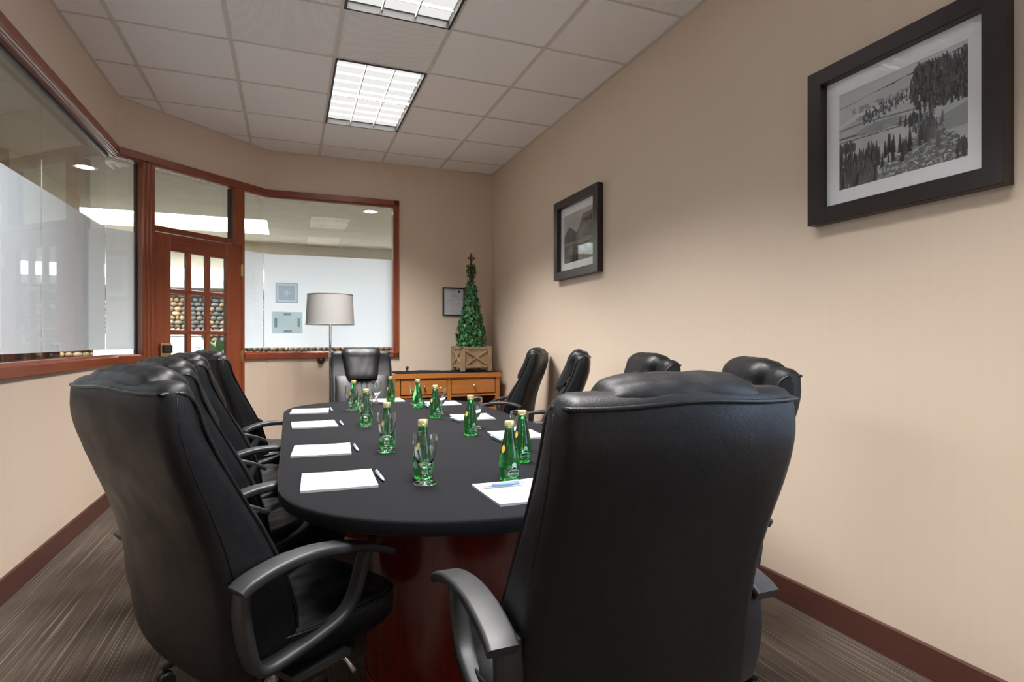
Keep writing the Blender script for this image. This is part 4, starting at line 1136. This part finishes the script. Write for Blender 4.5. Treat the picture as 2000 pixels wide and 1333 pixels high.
# ------------------------------------------------------------------ ivy topiary in a crate
PX_, PY_ = 1.765, 5.76; PZ = STZ + 0.012
t = tag(empty('ivy_topiary', (PX_, PY_, PZ), 0.06), 'cone-shaped ivy topiary in a rustic wooden crate on the sideboard', 'plant')
hw_ = 0.145; hz = 0.255
cr = empty('crate', (0, 0, 0), 0, t)
for sx in (-1, 1):
    for sy in (-1, 1):
        g = G(); g.box(sx * hw_ - 0.021, sx * hw_ + 0.021, sy * hw_ - 0.021, sy * hw_ + 0.021, 0, hz, bev=0.003); g.build('corner_post', 'weathered', cr)
for k in range(4):
    Mr = Matrix.Rotation(k * PI / 2, 4, 'Z')
    g = G(); g.box(-hw_ + 0.02, hw_ - 0.02, -hw_ - 0.004, -hw_ + 0.006, 0.045, hz - 0.01, M=Mr); g.build('panel', 'weathered', cr)
    for z0 in (0.035, hz - 0.034):
        g = G(); g.box(-hw_ + 0.02, hw_ - 0.02, -hw_ - 0.012, -hw_ + 0.006, z0, z0 + 0.028, bev=0.002, M=Mr); g.build('rail', 'weathered', cr)
    zm = (0.063 + hz - 0.034) / 2; an = math.atan2(hz - 0.1, 2 * (hw_ - 0.02)); ln = math.hypot(hz - 0.11, 2 * (hw_ - 0.025)) / 2
    for sg in (-1, 1):
        Md = Mr @ Matrix.Translation((0, -hw_ - 0.009 - 0.003 * (sg > 0), zm)) @ Matrix.Rotation(sg * an, 4, 'Y')
        g = G(); g.box(-ln, ln, -0.005, 0.005, -0.011, 0.011, bev=0.001, M=Md); g.build('cross_brace', 'weathered', cr)
g = G(); g.box(-hw_ + 0.006, hw_ - 0.006, -hw_ + 0.006, hw_ - 0.006, 0.04, hz - 0.03); g.build('moss', 'soil', t)
TOPZ = 1.20
def rad_at(z):                          # z from the crate rim up
    return float(np.interp(z, [0, 0.05, 0.15, 0.27, 0.40, 0.52, 0.62, 0.68, 0.72, 0.78, 0.84, 0.855], [0.140, 0.150, 0.140, 0.115, 0.085, 0.066, 0.058, 0.030, 0.034, 0.052, 0.050, 0.015]))
g = G(); g.tube([(0, 0, hz - 0.04), (0.006, 0.004, hz + 0.3), (0, 0, hz + 0.6), (0, 0, hz + 0.88)], 0.010); g.build('trunk', 'twig', t, True)
g = G()
for k in range(4):
    pts = []
    for i in range(26):
        z = 0.84 * i / 25; a_ = k * PI / 2 + z * 3.0; r = rad_at(z) * 0.72
        pts.append((r * math.cos(a_), r * math.sin(a_), hz + z))
    g.tube(pts, 0.0045)
g.build('vine_stems', 'twig', t, True)['kind'] = 'stuff'
rl = random.Random(11); g = G(); cols_ = []
LEAF = [(0, 0.0), (0.30, 0.16), (0.52, 0.08), (0.42, 0.36), (0.60, 0.60), (0.30, 0.62), (0.0, 1.0), (-0.30, 0.62), (-0.60, 0.60), (-0.42, 0.36), (-0.52, 0.08), (-0.30, 0.16)]
zlist = []
while len(zlist) < 1150:
    z = rl.uniform(-0.02, 0.845)
    if rl.random() < (rad_at(max(0, z)) / 0.15) ** 1.0: zlist.append(z)
for z in zlist:
    a_ = rl.uniform(0, 2 * PI); r = rad_at(max(0, z)) * rl.uniform(0.72, 1.10) + (0.012 if rl.random() < 0.1 else 0)
    p = Vector((r * math.cos(a_), r * math.sin(a_), hz + z))
    out_ = Vector((math.cos(a_), math.sin(a_), rl.uniform(-0.1, 0.7))).normalized()
    dirv = Vector((rl.uniform(-1, 1), rl.uniform(-1, 1), rl.uniform(-1.3, 0.2))).normalized()
    dirv = (dirv - out_ * dirv.dot(out_) * 0.8).normalized(); sd = dirv.cross(out_).normalized(); nn = sd.cross(dirv)
    s_ = rl.uniform(0.024, 0.042) * (0.75 if z > 0.55 else 1)
    k0 = len(g.v)
    for lx, ly in LEAF: g.v.append(tuple(p + sd * (lx * s_) + dirv * ((ly - 0.3) * s_) + nn * (0.25 * abs(lx) * s_ - 0.1 * ly * s_)))
    g.v.append(tuple(p + dirv * (0.15 * s_) - nn * 0.06 * s_)); m_ = len(LEAF)
    g.f += [(k0 + m_, k0 + q, k0 + (q + 1) % m_) for q in range(m_)]
    kk = rl.random(); c = (0.012, 0.085, 0.022) if kk < 0.45 else (0.03, 0.20, 0.055) if kk < 0.75 else (0.07, 0.30, 0.11) if kk < 0.88 else (0.10, 0.16, 0.07)
    if kk > 0.965: c = (0.12, 0.045, 0.02)
    cols_ += [c + (1,)] * (m_ + 1)
o = g.build('ivy_leaves', 'ivy', t, False, cols=cols_); o['kind'] = 'stuff'
# a trailing sprig over the left rim
g = G(); pts = [(-0.13, -0.15, hz + 0.01), (-0.155, -0.165, hz + 0.0), (-0.178, -0.165, hz - 0.02)]
g.tube(pts, 0.002); g.build('sprig', 'twig', t, True)
for q, sc in (((-0.178, -0.168, hz - 0.025), 0.034), ((-0.165, -0.17, hz - 0.005), 0.03), ((-0.165, -0.17, hz + 0.175), 0.036)):
    g = G()
    for lx, ly in LEAF: g.v.append((q[0] + lx * sc, q[1] - 0.2 * abs(lx) * sc, q[2] - (ly - 0.3) * sc))
    g.v.append((q[0], q[1], q[2])); g.f = [(12, k, (k + 1) % 12) for k in range(12)]
    g.build('leaf', 'ivy', t, cols=[(0.06, 0.14, 0.05, 1)] * 13)
fp = fleur(0.115)
g = G(); n = len(fp); zc = hz + 0.915
vv = [(x, -0.005, zc + y) for x, y in fp] + [(x, 0.005, zc + y) for x, y in fp]
g.add(vv, [tuple(range(n)), tuple(range(2 * n - 1, n - 1, -1))] + [(i, n + i, n + (i + 1) % n, (i + 1) % n) for i in range(n)])
g.lathe([(0.018, hz + 0.845), (0.02, hz + 0.855), (0.010, hz + 0.865), (0.008, hz + 0.88)], 14)
g.build('finial', 'bronze', t, auto=0.5)

# ------------------------------------------------------------------ floor lamp
t = tag(empty('floor_lamp', (0.357, 5.72, 0)), 'floor lamp with off-white drum shade in front of the back window', 'lamp')
zb, ztp, rb, rt = 1.338, 1.622, 0.222, 0.206
g = G(); g.lathe([(rb, zb), (rt, ztp), (rt - 0.003, ztp), (rb - 0.003, zb), (rb, zb)], 48)
sh = G(); n = 48
rings = [[(r * math.cos(2 * PI * k / n), r * math.sin(2 * PI * k / n), z) for k in range(n)] for r, z in ((rb, zb), (rt, ztp), (rt - 0.003, ztp), (rb - 0.003, zb))]
sh.loft(rings, False, True); shade = sh.build('lamp_shade', 'shade_linen', t, True, auto=0.6)
for r, z in ((rb + 0.001, zb), (rt + 0.001, ztp)):
    g = G(); g.tube([(r * math.cos(2 * PI * k / 48), r * math.sin(2 * PI * k / 48), z) for k in range(48)], 0.003, closed=True); g.build('hem', 'shade_linen', shade, True)
g = G(); g.lathe([(0.0115, 0.03), (0.0115, 1.40)], 16); g.build('pole', 'steel', t, True)
g = G(); g.lathe([(0.14, 0.0), (0.145, 0.006), (0.14, 0.022), (0.04, 0.034), (0.014, 0.045)], 32); g.build('lamp_base', 'steel', t, True, auto=0.6)
g = G(); g.lathe([(0.018, 1.40), (0.020, 1.41), (0.020, 1.46), (0.012, 1.47)], 16); g.build('socket', 'brass', t, True)
g = G(); g.lathe([(0.012, 1.47), (0.03, 1.51), (0.032, 1.535), (0.02, 1.56), (0.0, 1.568)], 16); g.build('bulb', 'white_paint', t, True)
g = G()
for k in range(3):
    a_ = 2 * PI * k / 3; g.tube([(0.006 * math.cos(a_), 0.006 * math.sin(a_), ztp - 0.02), (rt * math.cos(a_), rt * math.sin(a_), ztp - 0.003)], 0.002)
g.build('spider', 'steel', t, True)
# round black bumper on the wall below the back window
p = ony(627, 705, YB)
t = tag(empty('wall_bumper', (p.x, YB, p.z)), 'round black rubber bumper on the wall below the back window', 'bumper')
g = G(); g.lathe([(0.0, 0.0), (0.034, 0.0), (0.034, 0.01), (0.026, 0.022)], 24, Matrix.Rotation(PI / 2, 4, 'X')); g.build('flange', 'bolt_plastic', t, True, auto=0.6)
g = G(); g.lathe([(0.026, 0.022), (0.020, 0.034), (0.0, 0.037)], 24, Matrix.Rotation(PI / 2, 4, 'X')); g.build('dome', 'base_nylon', t, True)

# ------------------------------------------------------------------ prints
rp = np.random.RandomState(5)
def fbm(h, w, base, oct_=5):
    out = np.zeros((h, w)); amp = 1.0
    for o_ in range(oct_):
        n_ = max(2, int(base * 2 ** o_)); gsm = rp.rand(n_ + 2, n_ + 2)
        yy = np.linspace(0, n_, h); xx = np.linspace(0, n_, w)
        y0, x0 = yy.astype(int), xx.astype(int); fy, fx = (yy - y0)[:, None], (xx - x0)[None]
        fy = fy * fy * (3 - 2 * fy); fx = fx * fx * (3 - 2 * fx)
        A_ = gsm[np.ix_(y0, x0)]; B_ = gsm[np.ix_(y0, x0 + 1)]; C_ = gsm[np.ix_(y0 + 1, x0)]; D_ = gsm[np.ix_(y0 + 1, x0 + 1)]
        out += amp * ((A_ * (1 - fx) + B_ * fx) * (1 - fy) + (C_ * (1 - fx) + D_ * fx) * fy); amp *= 0.55
    return (out - out.min()) / (out.max() - out.min())
def conifer(img, x, y, hgt, tone):
    """x, y foot in pixels (row grows downward)"""
    H_, W_ = img.shape
    for k in range(int(hgt)):
        r = int(y - k)
        if not 0 <= r < H_: continue
        wd = 0.3 + (1 - k / hgt) * hgt * 0.12 * (0.6 + 0.8 * ((k * 7 + int(x)) % 5) / 4)
        a_, b_2 = int(max(0, x - wd)), int(min(W_, x + wd + 1))
        if a_ < b_2: img[r, a_:b_2] = tone * (0.7 + 0.6 * rp.rand(b_2 - a_))
def art_forest(H_=230, W_=296):
    img = 0.60 + 0.22 * fbm(H_, W_, 4)
    yy, xx = np.mgrid[0:H_, 0:W_]; v = yy / H_; u = xx / W_
    ridge = 0.15 - 0.11 * u
    img = np.where(v < ridge, 0.74 + 0.06 * fbm(H_, W_, 2), img)                     # far snowfield under a pale sky
    rk = 0.004 + 0.05 * np.clip(fbm(H_, W_, 9, 3) - 0.35, 0, 1) * (0.3 + u); img[(v > ridge) & (v < ridge + rk)] = 0.16
    scrub = fbm(H_, W_, 30, 3)
    img = np.where((v > 0.20) & (v < 0.36 - 0.05 * u) & (u > 0.12) & (scrub > 0.52), 0.30 + 0.2 * scrub, img)
    tex = fbm(H_, W_, 22, 4)
    for c, a_, w_, t_ in ((0.34, 0.09, 0.020, 0.86), (0.42, 0.05, 0.008, 0.30), (0.50, 0.03, 0.010, 0.24), (0.53, 0.02, 0.006, 0.20)):
        band = np.abs(v - (c + a_ * np.sin(u * 4.6 + c * 9) * (1 - u))) < w_ * (0.6 + 0.8 * tex); img = np.where(band & (u < 0.78), t_, img)
    mound = ((u - 0.36) / 0.20) ** 2 + ((v - 0.47) / 0.05) ** 2 < 1; img = np.where(mound, 0.34 + 0.2 * tex, img)
    pond = (u > 0.74) & (v > 0.52) & (v < 0.72) & (v > 0.60 - 0.3 * (u - 0.74)); img = np.where(pond, 0.42 + 0.08 * tex, img)
    def trees(n_, fx, fy, h0, h1, t0, t1):
        pos = sorted([(fy(), fx()) for _ in range(n_)], key=lambda q: q[0])
        for y, x in pos: conifer(img, x * W_, y * H_, rp.uniform(h0, h1), rp.uniform(t0, t1))
    for y, x in sorted([(0.10 + rp.rand() * 0.40, 0.50 + rp.rand() * 0.52) for _ in range(900)]):
        if x > 0.60 + 0.35 * (0.22 - y) * (y < 0.22) + 0.6 * max(0, y - 0.36): conifer(img, x * W_, y * H_, rp.uniform(10, 22), rp.uniform(0.03, 0.17))
    for y, x in sorted([(rp.rand(), rp.rand()) for _ in range(150)]):
        xx_ = 0.22 + 0.36 * x; conifer(img, xx_ * W_, (0.36 - 0.22 * (xx_ - 0.22) + 0.03 * rp.randn()) * H_, rp.uniform(4, 11), rp.uniform(0.08, 0.24))
    trees(26, lambda: 0.62 + 0.035 * rp.randn(), lambda: 0.56 + 0.015 * rp.randn(), 14, 26, 0.05, 0.12)
    trees(70, lambda: rp.rand() * 0.16, lambda: 0.58 + 0.06 * rp.rand(), 9, 20, 0.06, 0.2)
    trees(240, lambda: rp.rand() ** 1.3 * 0.34, lambda: 0.74 + 0.30 * rp.rand(), 18, 42, 0.03, 0.2)
    br = (v > 0.86 - 0.30 * np.exp(-((u - 0.74) / 0.15) ** 2) + 0.03 * np.sin(u * 60)) & (u > 0.34 + 0.25 * (1 - v) * 0.5)
    tw = fbm(H_, W_, 40, 3); img = np.where(br & (tw > 0.25), 0.10 + 0.85 * tw ** 2.2, img)
    trees(30, lambda: 0.30 + 0.30 * rp.rand(), lambda: 0.76 + 0.12 * rp.rand(), 18, 44, 0.05, 0.13)
    trees(46, lambda: 0.72 + 0.045 * rp.randn(), lambda: 0.70 + 0.05 * rp.randn(), 14, 40, 0.07, 0.24)
    trees(16, lambda: 0.90 + 0.09 * rp.rand(), lambda: 0.93 + 0.06 * rp.rand(), 18, 34, 0.08, 0.16)
    img = np.clip(img * 0.80, 0.012, 0.85)
    return np.stack([img * 0.95, img, img * 1.03], -1)
def art_cliff(H_=150, W_=190):
    yy, xx = np.mgrid[0:H_, 0:W_]; v = yy / H_; u = xx / W_; n1 = fbm(H_, W_, 5)
    img = 0.40 + 0.12 * n1
    cl = (v > 0.40 - 0.14 * np.exp(-((u - 0.22) / 0.16) ** 2) + 0.05 * n1) & (u < 0.45); img = np.where(cl, 0.07 + 0.12 * n1, img)
    c2 = (v > 0.45 - 0.38 * np.clip((u - 0.42) / 0.25, 0, 1) + 0.04 * n1) & (v < 0.56 + 0.05 * n1) & (u > 0.42); img = np.where(c2, 0.12 + 0.14 * n1, img)
    img = np.where((v > 0.58) & (v < 0.64), 0.26, img)
    img = np.where(v > 0.64, 0.09 + 0.22 * fbm(H_, W_, 8) ** 1.5, img)
    for k in range(26): conifer(img, (0.74 + 0.24 * rp.rand()) * W_, (0.22 + 0.05 * rp.rand()) * H_, rp.uniform(7, 16), 0.05)
    for k in range(20): conifer(img, (0.2 + 0.3 * rp.rand()) * W_, (0.98) * H_, rp.uniform(12, 30), 0.05)
    return np.stack([img * 1.06, img, img * 0.93], -1)
def art_certificate(H_=100, W_=78):
    img = np.full((H_, W_, 3), 0.66); img[:, :, 2] = 0.72
    def line(r, x0, x1, k, h_=1):
        for c in range(int(x0 * W_), int(x1 * W_)):
            if rp.rand() < 0.8: img[int(r * H_):int(r * H_) + h_, c] *= k + 0.25 * rp.rand()
    line(.06, .35, .62, .25, 3); line(.13, .36, .64, .45, 2); line(.23, .42, .70, .4, 2); line(.31, .35, .72, .5, 2); line(.40, .25, .80, .6, 2); line(.46, .12, .60, .5, 2)
    for q in range(6): line(.55 + q * .028, .12, .84, .6, 1)
    for q in range(5): line(.76 + q * .035, .14, .80, .55, 1)
    line(.93, .10, .2, .5, 1); line(.93, .5, .8, .5, 1)
    yy, xx = np.mgrid[0:H_, 0:W_]; m_ = ((xx / W_ - .76) / .065) ** 2 + ((yy / H_ - .11) / .05) ** 2 < 1; img[m_] = (0.05, 0.035, 0.13)
    return img
def print_mesh(name, img, w, h, parent, M_):
    H_, W_ = img.shape[:2]
    xx, zz = np.meshgrid(np.linspace(-w / 2, w / 2, W_), np.linspace(h / 2, -h / 2, H_))
    co = [M_ @ Vector((x, 0, z)) for x, z in zip(xx.ravel(), zz.ravel())]
    idx = np.arange(H_ * W_).reshape(H_, W_)
    f = np.stack([idx[1:, :-1], idx[1:, 1:], idx[:-1, 1:], idx[:-1, :-1]], -1).reshape(-1, 4).tolist()
    cols_ = np.concatenate([img.reshape(-1, 3), np.ones((H_ * W_, 1))], 1)
    return mesh_obj(name, co, f, 'print', parent, False, cols_)
def picture(name, label, yc, zc, w, h, bar, art, pw, ph, dz=0.0):
    """frame hung on the right wall: local x runs towards the camera, y into the wall, z up"""
    t = tag(empty(name, (XR, yc, zc), -PI / 2), label, 'picture', 'framed landscape photographs on the right wall')
    D = 0.05; fr = empty('frame', (0, 0, 0), 0, t)
    o_, i_ = (w / 2, h / 2), (w / 2 - bar, h / 2 - bar)
    cs = [((-1, -1), (1, -1)), ((1, -1), (1, 1)), ((1, 1), (-1, 1)), ((-1, 1), (-1, -1))]
    for (a_, b2) in cs:
        P = []
        for sx, sz in (a_, b2):
            P.append([(sx * o_[0], -0.001, sz * o_[1]), (sx * o_[0], -D + .002, sz * o_[1]), (sx * (o_[0] - .002), -D, sz * (o_[1] - .002)), (sx * (i_[0] + .002), -D, sz * (i_[1] + .002)), (sx * i_[0], -D + .003, sz * i_[1]), (sx * i_[0], -0.006, sz * i_[1])])
        g = G(); g.loft(P); g.build('frame_bar', 'espresso', fr, auto=0.4)
    g = G(); g.box(-i_[0] - .004, i_[0] + .004, -0.012, -0.006, -i_[1] - .004, i_[1] + .004); g.build('mat_board', 'mat_board', t)
    print_mesh('photo_print', art, pw, ph, t, Matrix.Translation((0, -0.0125, dz)))
    g = G(); g.add([(-i_[0], -0.020, -i_[1]), (i_[0], -0.020, -i_[1]), (i_[0], -0.020, i_[1]), (-i_[0], -0.020, i_[1])], [(0, 1, 2, 3)]); g.build('glazing', 'picture_glass', t)
picture('framed_picture', 'large dark-framed photograph of a snowy wooded valley, nearest on the right wall', 1.465, 1.985, 0.720, 0.636, 0.064, art_forest(), 0.475, 0.385, 0.0)
picture('framed_picture', 'dark-framed photograph of cliffs, the farther one on the right wall', 3.975, 1.998, 0.725, 0.640, 0.064, art_cliff(), 0.475, 0.385, 0.0)
# certificate on the back wall
t = tag(empty('certificate', (1.647, YB, 1.606)), 'small black-framed certificate on the back wall behind the topiary', 'certificate')
w_, h_ = 0.245, 0.303
for (x0, x1, z0, z1) in ((-w_ / 2, w_ / 2, h_ / 2 - .013, h_ / 2), (-w_ / 2, w_ / 2, -h_ / 2, -h_ / 2 + .013), (-w_ / 2, -w_ / 2 + .013, -h_ / 2 + .013, h_ / 2 - .013), (w_ / 2 - .013, w_ / 2, -h_ / 2 + .013, h_ / 2 - .013)):
    g = G(); g.box(x0, x1, -0.018, -0.0005, z0, z1, bev=0.002); g.build('frame_bar', 'espresso', t)
print_mesh('paper', art_certificate(), w_ - 0.024, h_ - 0.024, t, Matrix.Translation((0, -0.006, 0)))
g = G(); a_, b2 = w_ / 2 - .012, h_ / 2 - .012
g.add([(-a_, -0.009, -b2), (a_, -0.009, -b2), (a_, -0.009, b2), (-a_, -0.009, b2)], [(0, 1, 2, 3)]); g.build('glazing', 'picture_glass', t)
